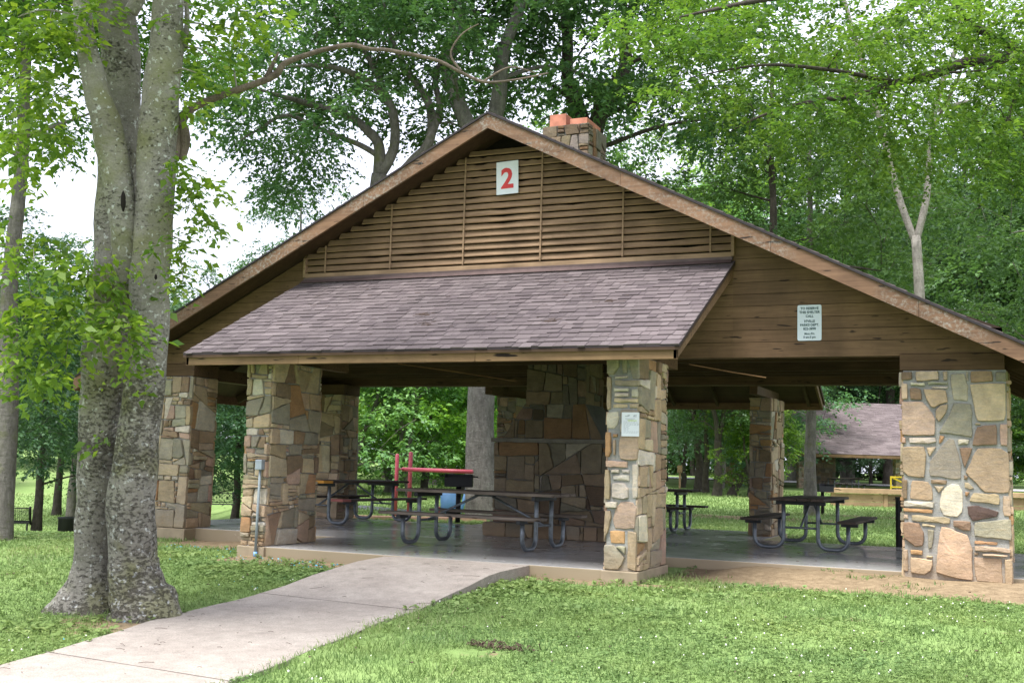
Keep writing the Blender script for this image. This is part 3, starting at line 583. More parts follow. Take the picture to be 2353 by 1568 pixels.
mb = MB(); mb.tube([(-1.62, 0.0, 2.56), (-0.7, 0.05, 2.44), (0.25, 0.06, 2.30)], 0.008, 6, (0.9, 0.8, 0.7)); mb.build('slack_cable', M['skirt_fascia'], root); mb = MB(); mb.tube([(2.75, -0.05, 2.5), (3.3, 0.05, 2.4), (3.72, 0.06, 2.33)], 0.008, 6, (0.9, 0.8, 0.7)); mb.build('slack_cable', M['skirt_fascia'], root)
# ------------------------------------------------------------------ signs (things of their own)
def text(body, size, x, z, y, m, parent, name='lettering', bold=0.0, align='CENTER', sx=1.0, shear=0.0, rot=0.0):
    c = bpy.data.curves.new('t', 'FONT'); c.body = body; c.size = size; c.align_x = align; c.offset = bold; c.extrude = 0.0008; c.resolution_u = 3
    o = bpy.data.objects.new('t', c); COL.objects.link(o); bpy.context.view_layer.update()
    me = bpy.data.meshes.new_from_object(o.evaluated_get(bpy.context.evaluated_depsgraph_get())); bpy.data.objects.remove(o)
    me.transform(Matrix.Translation((x, y, z)) @ Matrix.Rotation(rot, 4, 'Y') @ Matrix.Rotation(math.pi/2, 4, 'X') @ Matrix.Diagonal((sx, 1, 1, 1)))
    me.materials.clear()
    return link(name, me, m, parent)
def plate(name, w, h, r, m, parent, t=0.006, n=6):
    pts = []
    for cx, cz, a0 in ((w/2-r, h/2-r, 0), (-w/2+r, h/2-r, 90), (-w/2+r, -h/2+r, 180), (w/2-r, -h/2+r, 270)):
        for k in range(n+1): a = math.radians(a0+90*k/n); pts.append((cx+r*math.cos(a), cz+r*math.sin(a)))
    mb = MB(); mb.prism(pts[::-1], 0, t); return mb.build(name, m, parent)
sg = empty('number_sign', (0.085, -0.075, 5.185), 0.0); tag(sg, 'white rectangular sign with a large red 2 near the gable peak', 'sign')
sg.rotation_euler = (0, -0.03, 0)
plate('sign_panel', 0.34, 0.475, 0.006, M['white'], sg); text('2', 0.40, 0.0, -0.145, -0.003, M['sign_red'], sg, 'red_numeral', bold=0.012, sx=0.98)
sg = empty('reservation_sign', (4.271, -0.012, 3.01)); tag(sg, 'pale blue-white metal sign about reserving the shelter on the brown siding', 'sign')
plate('sign_panel', 0.295, 0.45, 0.022, M['signblue'], sg)
for s_, z_, h_, b_ in (('TO RESERVE', 0.166, 0.043, 0.0013), ('THIS SHELTER', 0.118, 0.043, 0.0013), ('CALL', 0.068, 0.043, 0.0013), ("H'VILLE", 0.005, 0.043, 0.0013), ('PARKS DEPT.', -0.042, 0.043, 0.0013), ('822-3898', -0.090, 0.043, 0.0013), ('Mon.-Fri.', -0.150, 0.037, 0.001), ('8 am-5 pm', -0.193, 0.037, 0.001)):
    text(s_, h_, 0.002, z_, -0.002, M['ink'], sg, 'lettering', bold=b_, sx=0.94)
sg = empty('paper_notice', (2.625, -2.092, 1.635)); tag(sg, 'white paper notice with small print and yellow highlighting on the narrow pier', 'notice')
plate('notice_panel', 0.205, 0.27, 0.002, M['white'], sg, 0.012)
text('#2', 0.036, 0.055, 0.085, -0.002, M['grey'], sg, 'lettering'); mb = MB()
mb.box(-0.062, -0.022, -0.0015, 0, 0.088, 0.094); mb.prism([(-0.035, 0.104), (-0.005, 0.104), (-0.008, 0.096), (-0.028, 0.096)][::-1], -0.0015, 0)
rr = random.Random(3); mb.box(-0.06, 0.055, -0.0015, 0, 0.062, 0.066); mb.box(-0.045, 0.035, -0.0015, 0, 0.050, 0.053)
for k in range(11):
    z = 0.030-k*0.0125; x = -0.08
    while x < (0.08 if k < 4 or k > 8 else -0.02): w = rr.uniform(0.01, 0.035); mb.box(x, x+w, -0.0015, 0, z, z+0.0025); x += w+0.008
mb.build('print_lines', M['grey'], sg); mb = MB(); mb.box(-0.03, 0.075, -0.0012, 0, 0.038, 0.047); mb.build('highlighted_line', M['hl'], sg)
cd = empty('electric_conduit', (-2.41, -2.10, gz(-2.4, -2.1))); tag(cd, 'thin grey conduit with small metal socket box on the stone pier left of the path', 'conduit')
mb = MB(); mb.tube([(0, -0.02, 0), (0.003, -0.02, 0.5), (0.01, -0.02, 1.12)], 0.018, 10); mb.build('conduit_pipe', M['pvc'], cd, True)
mb = MB(); mb.box(-0.045, 0.06, -0.065, 0.02, 1.12, 1.255); mb.build('socket_box', M['boxmetal'], cd, bevel=0.01)
mb = MB(); mb.tube([(0, -0.02, 0.0), (0, -0.02, 0.07)], 0.025, 10); mb.build('conduit_foot', M['blue'], cd, True)
# ------------------------------------------------------------------ picnic tables
def u_leg(mb, x, t, s_, sgn, r=0.03):
    pts = [(x, sgn*t, 0.69), (x, sgn*t, 0.45), (x, sgn*t, 0.20)]
    R = 0.15
    for k in range(1, 6): a = math.pi/2*k/5; pts.append((x, sgn*(t+R-R*math.cos(a)), 0.185-(R)*math.sin(a)))
    for k in range(0, 6): a = math.pi/2*k/5; pts.append((x, sgn*(s_-R+R*math.sin(a)), 0.185-R*math.cos(a)))
    pts += [(x, sgn*s_, 0.39)]
    mb.tube(pts, r, 12)
def make_table(kind):
    root_ = empty('picnic_table'); W_ = {'grey': M['tablewood'], 'dark': M['tabledark'], 'painted': M['tabledark']}[kind]; L = 2.44
    steel = M['galv'] if kind != 'painted' else M['galv']
    mb = MB()
    for k in range(4): y = -0.385+k*0.196; j = (1.0, 0.9, 1.08, 0.95)[k]; mb.box(-L/2+0.012*(k % 2), L/2-0.008*(k % 3), y, y+0.186, 0.725, 0.765, (j, j, j))
    tt = mb.build('tabletop', W_, root_, bevel=0.006)
    for s_ in (-1, 1):
        mb = MB(); mb.box(-L/2, L/2, s_*0.70-0.13, s_*0.70+0.13, 0.422, 0.46, (0.97, 0.97, 0.97)); st = mb.build('seat', W_, root_, bevel=0.006)
        if kind == 'painted' and s_ < 0:
            mb = MB(); mb.box(-L/2-0.004, -L/2+0.22, s_*0.70-0.134, s_*0.70+0.134, 0.42, 0.463); mb.build('painted_end', M['redend'], st)
    if kind == 'painted':
        mb = MB(); mb.box(-L/2-0.005, -L/2+0.24, -0.39, 0.40, 0.722, 0.768); mb.build('painted_end', M['orange'], tt)
    for x in (-0.91, 0.91):
        for s_ in (-1, 1): mb = MB(); u_leg(mb, x, 0.25, 0.68, s_); mb.build('leg', steel, root_, True)
        mb = MB(); mb.box(x-0.03, x+0.03, -0.36, 0.36, 0.665, 0.722)
        for s_ in (-1, 1): mb.box(x-0.032, x+0.032, s_*0.70-0.12, s_*0.70+0.12, 0.372, 0.420)
        mb.build('cross_bracket', M['steeldark'], root_, bevel=0.008)
    mb = MB()
    for x in (-0.91, 0.91):
        mb.tube([(x, -0.25, 0.33), (x, 0.25, 0.33)], 0.017, 8); mb.tube([(x, 0, 0.33), (x*0.12, 0, 0.70)], 0.017, 8)
    mb.box(-0.14, 0.14, -0.05, 0.05, 0.69, 0.722)
    mb.build('brace', steel, root_, True)
    return root_
for kind, (x, y, a), lab in (('grey', (-0.2, 0.1, -0.03), 'weathered grey picnic table on the damp floor in front of the stone fireplace'),
        ('painted', (-4.6, 3.65, 1.43), 'dark picnic table with orange painted end behind the left-hand narrow pier'),
        ('dark', (3.7, 3.72, 1.555), 'dark picnic table seen end-on beneath the right half of the roof'),
        ('dark', (0.05, 6.1, 0.0), 'dark picnic table partly hidden behind the narrow pier with the notice')):
    t_ = make_table(kind); t_.location = (x, y, 0); t_.rotation_euler = (0, 0, a); tag(t_, lab, 'picnic table', 'picnic tables under the shelter roof')
# ------------------------------------------------------------------ grill, playground, bench, bin, posts
def grill(x, y, z, rz, lab):
    g = empty('park_grill', (x, y, z), rz); tag(g, lab, 'grill', 'black pedestal grills')
    mb = MB(); mb.tube([(0, 0, 0), (0, 0, 0.68)], 0.05, 12); mb.build('pedestal', M['black'], g, True)
    mb = MB(); w, d, t = 0.27, 0.2, 0.012
    mb.box(-w, w, -d, d, 0.68, 0.695); mb.box(-w, w, d-t, d, 0.695, 0.92); mb.box(-w, -w+t, -d, d-t, 0.695, 0.92); mb.box(w-t, w, -d, d-t, 0.695, 0.92); mb.box(-w+t, w-t, -d, -d+t, 0.695, 0.86)
    mb.build('firebox', M['black'], g, bevel=0.003)
    mb = MB()
    for k in range(14): mb.tube([(-w+0.03+k*0.037, -d+0.02, 0.85), (-w+0.03+k*0.037, d-0.02, 0.85)], 0.006, 5)
    mb.build('grate', M['steeldark'], g)
    for s_ in (-1, 1): mb = MB(); mb.tube([(s_*w, 0, 0.88), (s_*(w+0.1), 0, 0.875)], 0.014, 8); mb.build('handle', M['black'], g)
    return g
grill(-3.2, 5.25, 0, 0.42, 'black grill box on a post at the rear edge of the shelter floor')
pgx, pgy, pgz = ground_at(912, 25.2); g2 = ground_at(943, 26.4)
pg = empty('play_bar', (pgx, pgy, pgz)); tag(pg, 'red playground bar frame with two upright posts behind the shelter', 'playground bar')
mb = MB(); mb.tube([(0, 0, 0), (0, 0, 1.40), (0, 0, 1.43)], [0.044, 0.044, 0.025], 14); mb.build('post', M['red'], pg, True)
dx, dy = g2[0]-pgx, g2[1]-pgy
mb = MB(); mb.tube([(dx, dy, 0), (dx, dy, 1.46), (dx, dy, 1.49)], [0.05, 0.05, 0.03], 14); mb.build('post', M['red'], pg, True)
b1 = at(925, 1077, 25.6); b2 = at(1085, 1083, 24.6); mb = MB(); o_ = np.array((pgx, pgy, pgz))
b0 = np.array((pgx, pgy, b1[2])); mb.tube([b0-o_, (b1-o_)*0.6+(b0-o_)*0.4, b1-o_], [0.02, 0.02, 0.03], 8); mb.tube([b1-o_, b2-o_], 0.046, 14); mb.build('cross_bar', M['red'], pg, True)
sx, sy, sz = ground_at(1035, 27.5); sl = empty('play_slide', (sx, sy, sz), YAW*-1); tag(sl, 'small light blue plastic play slide partly hidden by the grill post', 'slide')
mb = MB(); n = 9; vs = []
for i, (yy, zz, w_) in enumerate(((0, 0.0, 0.16), (0.0, 0.3, 0.2), (0.05, 0.48, 0.2), (0.12, 0.56, 0.16), (0.2, 0.58, 0.1))):
    vs += [(-w_-0.02, yy, zz), (w_+0.02, yy, zz), (w_+0.02, yy+0.12, zz), (-w_-0.02, yy+0.12, zz)]
fs = [(b*4+i, b*4+(i+1) % 4, b*4+4+(i+1) % 4, b*4+4+i) for b in range(4) for i in range(4)]+[(3, 2, 1, 0), (16, 17, 18, 19)]
mb.add(vs, fs); mb.build('slide_chute', M['blue'], sl, True)
mb = MB(); mb.tube([(0.25, 0, 0), (0.35, 0, 0.3), (0.42, 0.1, 0.62)], 0.05, 8); mb.build('side_rail', M['blue'], sl, True)
mb = MB(); mb.box(-0.34, -0.22, -0.05, 0.08, 0, 0.18); mb.build('red_step', M['red'], sl, bevel=0.01)
mb = MB(); a = ground_at(800, 24.2); b = ground_at(1120, 24.6)
mb.bar((a[0], a[1], a[2]+0.03), (b[0], b[1], b[2]+0.03), 0.22, 0.10); o = mb.build('playground_edging', M['mulch']); tag(o, 'low pinkish timber edging running behind the shelter by the playground', 'edging')
def bench(x, y, z, rz, lab, w=1.5, sc=1.0):
    g = empty('park_bench', (x, y, z), rz); tag(g, lab, 'bench', 'black metal park benches'); g.scale = (sc,)*3
    mb = MB()
    for k in range(9): yy = -0.02+k*0.045; mb.tube([(-w/2, yy, 0.45-0.01*math.sin(k)), (w/2, yy, 0.45-0.01*math.sin(k))], 0.008, 6)
    mb.tube([(-w/2, -0.04, 0.44), (w/2, -0.04, 0.44)], 0.018, 8); mb.build('seat', M['black'], g)
    mb = MB()
    for k in range(10): zz = 0.52+k*0.036; mb.tube([(-w/2, 0.40+k*0.012, zz), (w/2, 0.40+k*0.012, zz)], 0.006, 6)
    for k in range(24): xx = -w/2+w*k/23; mb.tube([(xx, 0.39, 0.5), (xx, 0.52, 0.88)], 0.004, 4)
    for zz in (0.5, 0.89): mb.tube([(-w/2, 0.40+(zz-0.5)*0.32, zz), (w/2, 0.40+(zz-0.5)*0.32, zz)], 0.018, 8)
    mb.build('backrest', M['black'], g)
    for s_ in (-1, 1):
        mb = MB(); mb.tube(catmull([(s_*w/2, -0.06, 0.42), (s_*w/2, 0.3, 0.42), (s_*w/2, 0.42, 0.55), (s_*w/2, 0.55, 0.88), (s_*w/2, 0.62, 0.90), (s_*w/2, 0.60, 0.78), (s_*w/2, 0.5, 0.55)], [0.03]*7, 4)[0], 0.03, 8)
        mb.build('armrest', M['black'], g, True)
        mb = MB(); mb.tube([(s_*w*0.42, 0.2, 0), (s_*w*0.42, 0.2, 0.42)], 0.028, 8); mb.build('leg', M['black'], g, True)
    return g
p = ground_at(28, 33); bench(p[0], p[1], p[2], -YAW+math.pi+0.25, 'black mesh-backed bench on the grass, cut by the left trunk', 1.35)
p = ground_at(518, 47); bench(p[0], p[1], p[2], -YAW+0.5, 'small dark bench standing alone on the far left lawn', 1.1)
p = ground_at(166, 33); bn = empty('litter_bin', (p[0], p[1], p[2])); tag(bn, 'black round litter bin on the grass left of the big trunk', 'litter bin')
mb = MB(); mb.tube([(0, 0, 0), (0, 0, 0.03), (0, 0, 0.6), (0, 0, 0.64)], [0.25, 0.27, 0.285, 0.30], 24, cap=True); mb.build('drum', M['black'], bn, True)
mb = MB(); mb.tube([(0, 0, 0.60), (0, 0, 0.645)], 0.305, 24, cap=False); mb.build('rim', M['steeldark'], bn)
mb = MB(); mb.tube([(0, 0, -0.1), (0, 0, 0.76)], 0.055, 12); mb.tube([(0, 0, 0.76), (0, 0, 0.79)], [0.06, 0.06], 12); o = mb.build('black_post', M['black'], None, loc=(4.86, 5.15, 0)); tag(o, 'short black post at the rear floor edge beside the widest pier', 'post')
mb = MB(); p = ground_at(1562, 60); mb.box(-0.05, 0.05, -0.05, 0.05, 0, 0.85, (1, 1, 1)); mb.box(-0.13, 0.13, -0.07, 0.03, 0.85, 1.25); o = mb.build('marker_post', M['timber'], None, loc=p, bevel=0.01); tag(o, 'small pale wooden marker post by the distant road', 'post')
#--PART3--
# ================================================================== SECOND SHELTER AND TIMBER WALL
def onground(u, v, dz=0.0):
    z = -0.15
    for _ in range(25):
        d = ray(u, v); t = (z-CAM[2])/d[2]; p = CAM+d*t; z = float(gz(p[0], p[1]))+dz
    return (float(p[0]), float(p[1]), z)
px, py, pz = ground_at(1935, 70); s2 = empty('picnic_shelter', (px, py, 0.02), 0.46); tag(s2, 'distant picnic shelter with a long pinkish-grey shingle roof seen beyond the right half', 'picnic shelter')
r2 = random.Random(9)
for x in (-3.1, 2.9):
    mb = MB(); stone_block(mb, x-0.25, x+0.25, -1.9, -1.4, 0, 2.1, r2, 'FRL'); mb.build('stone_pier', M['stone'], s2)
for x in (-6.2, 6.2):
    mb = MB(); stone_block(mb, x-0.5, x+0.5, 3.4, 3.9, 0, 2.1, r2, 'FRL'); mb.build('stone_pier', M['stone'], s2)
mb = MB(); stone_block(mb, -1.35, -0.1, 1.0, 2.0, 0, 3.6, r2, 'FRL', tint=0.5); mb.build('stone_fireplace', M['stone'], s2)
mb = MB(); mb.box(-7, 7, -2.2, 4.4, -0.5, 0.0); mb.build('floor_slab', M['plinth'], s2)
mb = MB(); shingle_plane(mb, (-6.2, -2.6, 2.22), (6.6, -2.6, 2.22), (6.6, 4.2, 5.75), (-6.2, 4.2, 5.75), 0.16, r2, 0.3, 0.7, tint=1.45)
mb.add([(-6.2, -2.6, 2.2), (6.6, -2.6, 2.2), (6.6, 4.2, 5.73), (-6.2, 4.2, 5.73), (6.6, 9, 3.0), (-6.2, 9, 3.0)], [(0, 1, 2, 3), (3, 2, 4, 5)], (0.06, 0.05, 0.05)); mb.build('roof_shingles', M['shingle'], s2)
mb = MB(); mb.box(-6.2, 6.6, -2.6, -2.55, 2.02, 2.195); mb.build('eave_board', M['skirt_fascia'], s2)
mb = MB(); mb.box(-6.2, 6.6, -1.75, -1.6, 2.1, 2.3); mb.build('beam', M['beam'], s2)
tb = [o for o in S.objects if o.name.startswith('picnic_table') and 'distant' not in o.get('label', '')][-1]
c = copy_tree(tb); q = ground_at(1937, 64); c.location = (q[0], q[1], 0.02+0.05); c.rotation_euler = (0, 0, 0.9); tag(c, 'far dark picnic table beneath the distant shelter roof', 'picnic table', 'picnic tables under the shelter roof')
q = ground_at(1889, 34.0); grill(q[0], q[1], q[2], 0.8, 'black grill box standing beside the slim dark trunk seen through the right bay')
q = ground_at(1898, 42.5); tw = empty('timber_wall', q, 0.42); tw.scale = (1, 1, 1.2); tag(tw, 'low pale timber retaining wall with a wide cap plank in front of the distant shelter', 'timber wall')
mb = MB(); rw = random.Random(2)
for i in range(4):
    x0 = 0.25+i*2.0
    for k in range(2): j = rw.uniform(0.55, 0.9); mb.box(x0+0.07, x0+1.93, 0, 0.05, -0.1+0.25*k, 0.14+0.25*k, (j, j, j))
mb.build('wall_boards', M['timber'], tw)
for i in range(5): mb = MB(); mb.box(0.25+i*2.0-0.07, 0.25+i*2.0+0.07, -0.03, 0.10, -0.2, 0.40); mb.build('post', M['timber'], tw)
mb = MB(); mb.box(0.0, 8.6, -0.12, 0.20, 0.402, 0.56); mb.build('cap_plank', M['timber'], tw, bevel=0.01)
q = ground_at(2046, 62); yg = empty('barrier_gate', q, 0.4); tag(yg, 'yellow metal barrier gate by the distant shelter, just left of the widest pier', 'gate')
mb = MB()
for a, b in (((0, 0, 0), (0, 0, 0.95)), ((0, 0, 0.9), (2.4, 0, 0.9)), ((0, 0, 0.35), (2.4, 0, 0.35)), ((0, 0, 0.9), (1.2, 0, 0.35)), ((1.2, 0, 0.35), (2.4, 0, 0.9)), ((2.4, 0, 0), (2.4, 0, 0.95))): mb.tube([a, b], 0.045, 8)
mb.build('gate_frame', M['yellow'], yg)
# ================================================================== GROUND, PATH, ROAD
PL = [onground(*p) for p in ((880, 1302), (600, 1366), (370, 1421), (190, 1478), (0, 1532))]
PR = [onground(*p) for p in ((1140, 1342), (860, 1436), (540, 1568))]
def edge_x(P, y, x_top):
    pts = [(-2.06, x_top)]+[(p[1], p[0]) for p in P]
    a, b = pts[-2], pts[-1]
    for i in range(len(pts)-1):
        if y >= pts[i+1][0]: a, b = pts[i], pts[i+1]; break
    return a[1]+(b[1]-a[1])*(y-a[0])/(b[0]-a[0])
XL = lambda y: edge_x(PL, y, -0.06); XR = lambda y: edge_x(PR, y, 1.42)
def path_z(y): 
    t = float(sstep(-5.0, -2.2, y)); return (1-t)*(float(gz(0.8, y))+0.022)+t*(-0.004)
def axis(a, b, fine0, fine1, fine, grow=1.13):
    v = list(np.arange(fine0, fine1+1e-6, fine)); s_ = fine
    while v[-1] < b: s_ *= grow; v.append(v[-1]+s_)
    s_ = fine
    while v[0] > a: s_ *= grow; v.insert(0, v[0]-s_)
    return np.array(v)
def dirt(x, y):
    x = np.asarray(x, float); y = np.asarray(y, float)
    def bx(x0, x1, y0, y1, s_=0.35): return sstep(x0-s_, x0+s_, x)*(1-sstep(x1-s_, x1+s_, x))*sstep(y0-s_, y0+s_, y)*(1-sstep(y1-s_, y1+s_, y))
    d = np.maximum(bx(2.75, 8.5, -1.45, 0.6, 0.3), bx(-5.2, -2.8, -1.3, 0.6, 0.4)); d = np.maximum(d, bx(-2.7, -0.5, -2.75, -1.9, 0.2)*0.9); d = np.maximum(d, bx(1.4, 2.5, -2.45, -1.9, 0.2)*0.9)
    d = np.maximum(d, 0.75*np.exp(-((x+0.4)**2+(y+6.6)**2)/0.55)); d = np.maximum(d, 0.62*np.exp(-(((x-0.5)/5)**2+((y-16)/2.2)**2))); d = np.maximum(d, 0.6*np.exp(-((x+7.3)**2+(y+1.8)**2)/0.8))
    d = np.maximum(d, 0.55*np.exp(-(((x+8)/3)**2+((y+0.3)/0.7)**2))); d = np.maximum(d, 0.6*np.exp(-(((x-3)/6)**2+((y-21)/1.5)**2)))
    for u0, u1, a0 in ((2.9, -6.4, 0.5), (4.6, -7.2, 0.45), (5.2, -5.0, 0.45), (3.4, -3.1, 0.42), (2.6, -7.6, 0.4), (6.4, -3.4, 0.45), (-1.6, -5.2, 0.4)): d = np.maximum(d, a0*np.exp(-((x-u0)**2/0.22+(y-u1)**2/0.05)))
    d = np.maximum(d, 0.8*np.exp(-((x-2.8)**2/0.25+(y+2.15)**2/0.03)))
    d = np.maximum(d, 0.55*bx(-6.5, -2.5, -1.7, -0.6, 0.6)); d = np.maximum(d, 0.5*np.exp(-((x-5.1)**2/0.5+(y+3.4)**2/0.06)))
    return d
xs = axis(-420, 420, -12, 14, 0.22); ys = axis(-60, 640, -14, 9, 0.22)
X, Y = np.meshgrid(xs, ys); Z = gz(X, Y)
inside = ((np.abs(X) < XG+WG-0.2) & (Y > 0.4) & (Y < YR-0.3)) | ((X > -XP-WP+0.15) & (X < XP-0.1) & (Y > -1.85) & (Y < YR+2.1))
pathm = np.zeros_like(X, bool)
for i, y in enumerate(ys):
    if -14 < y < -2.0: pathm[i] = (xs > XL(y)+0.12) & (xs < XR(y)-0.12)
Z = np.where(inside, Z-0.25, Z); Z = np.where(pathm, Z-0.05, Z)
Z = Z+0.012*np.sin(X*5.1+Y*2.3)*np.sin(Y*4.3-X*1.9)*(np.hypot(X-6.5, Y+14) < 40)
ny, nx = X.shape; V = np.stack([X, Y, Z], -1).reshape(-1, 3)
i, j = np.meshgrid(np.arange(ny-1), np.arange(nx-1), indexing='ij'); a = (i*nx+j).ravel(); Fq = np.stack([a, a+1, a+nx+1, a+nx], -1)
me = bpy.data.meshes.new('lawn'); me.vertices.add(len(V)); me.vertices.foreach_set('co', V.astype(np.float32).ravel()); me.loops.add(Fq.size); me.loops.foreach_set('vertex_index', Fq.astype(np.int32).ravel())
me.polygons.add(len(Fq)); me.polygons.foreach_set('loop_start', np.arange(0, Fq.size, 4, dtype=np.int32)); me.polygons.foreach_set('loop_total', np.full(len(Fq), 4, np.int32)); me.polygons.foreach_set('use_smooth', np.ones(len(Fq), bool))
at_ = me.attributes.new('dirt', 'FLOAT', 'POINT'); at_.data.foreach_set('value', dirt(X, Y).astype(np.float32).ravel()); me.update(calc_edges=True)
tag(link('lawn', me, M['ground']), kind='structure')
mb = MB(); yy = np.concatenate([np.arange(-14.5, -2.2, 0.3), [-2.059]]); n = len(yy); vs = []
for y in yy:
    zz = path_z(y); xl, xr = XL(y)+0.012*math.sin(y*7), XR(y)+0.015*math.sin(y*5+1); xc = (xl+xr)/2
    vs += [(xl, y, zz-0.3), (xl, y, zz-0.006), (xl+0.02, y, zz), (xc, y, zz+0.003), (xr-0.02, y, zz), (xr, y, zz-0.006), (xr, y, zz-0.3)]
fs = [(k*7+q, k*7+7+q, k*7+8+q, k*7+q+1) for k in range(n-1) for q in range(6)]+[tuple((n-1)*7+q for q in range(7))]
mb.add(vs, [f[::-1] for f in fs[:-1]]+[fs[-1]]); o = mb.build('footpath', M['path']); tag(o, kind='structure')
mb = MB()
for y in (-4.75, -7.9, -11.0): 
    a = Vector((XL(y)+0.01, y, path_z(y)+0.0045)); b = Vector((XR(y-0.15)-0.01, y-0.15, path_z(y-0.15)+0.0045)); mb.bar(a, b, 0.006, 0.002)
o = mb.build('footpath_joints', M['joint']); tag(o, kind='structure')
def strip(name, pts, w, m, dz=0.03):
    mb = MB(); vs = []
    for k, p in enumerate(pts):
        q = np.array(pts[min(k+1, len(pts)-1)])-np.array(pts[max(k-1, 0)]); q = q/np.linalg.norm(q); nn = np.array((-q[1], q[0]))*w/2
        for s_ in (-1, 1): a = np.array(p)+nn*s_; vs.append((a[0], a[1], float(gz(a[0], a[1]))+dz))
    mb.add(vs, [(2*k, 2*k+1, 2*k+3, 2*k+2) for k in range(len(pts)-1)]); o = mb.build(name, m); tag(o, kind='structure')
def dl(dep, lat): p = CAM[:2]+FH*dep+RH*lat; return (p[0], p[1])
strip('asphalt_drive', [dl(28.0, -24), dl(26.2, -12), dl(26.0, -8.8), dl(27.2, -6.2), dl(29.5, -3)][::1], 3.4, M['asphalt'], 0.035)
strip('road', [dl(96, -6), dl(88, 6), dl(84, 20), dl(76, 34), dl(70, 60)], 6.0, M['road'], 0.06)
# ================================================================== VEGETATION
def leaf_quads(P, A, Nn, L, W):
    """diamond leaves: P base, A axis, Nn normal"""
    B = np.cross(A, Nn); B /= np.linalg.norm(B, axis=1, keepdims=True)+1e-9
    Nn = np.cross(B, A); L = L[:, None]; W = W[:, None]
    droop = Nn*L*0.12
    v0 = P; v1 = P+A*L*0.42+B*W*0.5+droop; v2 = P+A*L-droop*0.6; v3 = P+A*L*0.42-B*W*0.5+droop
    return np.stack([v0, v1, v2, v3], 1)
def spray_leaves(rng, C, R, count, size, flat=0.6, droop=0.25, per=16, slen=0.55, centre=None):
    """C (n,3) clump centres, R (n,) radii; count leaves per unit"""
    out = []; rnd = []
    cm = C.mean(0) if centre is None else centre
    for c, r in zip(C, R):
        ns = max(2, int(count*r*r)); 
        o = rng.normal(size=(ns, 3)); o /= np.linalg.norm(o, axis=1, keepdims=True); o *= (rng.random((ns, 1))**0.5)*r; o[:, 2] *= flat
        d = o/r*0.9+rng.normal(size=(ns, 3))*0.45+(c-cm)/(np.linalg.norm(c-cm)+1e-6)*0.35; d[:, 2] = d[:, 2]*0.35-droop*rng.random(ns); d /= np.linalg.norm(d, axis=1, keepdims=True)
        t = np.linspace(0.05, 1, per)[None, :, None]; L = slen*(0.6+0.8*rng.random((ns, 1, 1)))
        curve = np.zeros((ns, per, 3)); curve[:, :, 2] = -(t[:, :, 0]**2)*L[:, :, 0]*droop*0.9
        P = (c+o)[:, None, :]+d[:, None, :]*t*L+curve
        side = np.where(np.arange(per) % 2 == 0, 1.0, -1.0)[None, :, None]
        hx = np.cross(d, [0, 0, 1.0]); hx /= np.linalg.norm(hx, axis=1, keepdims=True)+1e-9
        A = d[:, None, :]*0.65+hx[:, None, :]*side*0.8+rng.normal(size=P.shape)*0.25; A[:, :, 2] -= 0.15
        A /= np.linalg.norm(A, axis=2, keepdims=True)
        Nn = np.array([0, 0, 1.0])+rng.normal(size=P.shape)*0.42
        P = P+rng.normal(size=P.shape)*size*0.35
        k = ns*per; P = P.reshape(k, 3); A = A.reshape(k, 3); Nn = Nn.reshape(k, 3)
        Ls = size*(0.45+1.0*rng.random(k)**1.3); out.append(leaf_quads(P, A, Nn, Ls, Ls*(0.48+0.18*rng.random(k))))
        base = rng.random()*0.5+0.15
        rnd.append(np.clip(base+rng.normal(size=k)*0.2+np.repeat(rng.normal(size=ns)*0.12, per), 0, 1))
    return np.concatenate(out), np.concatenate(rnd)
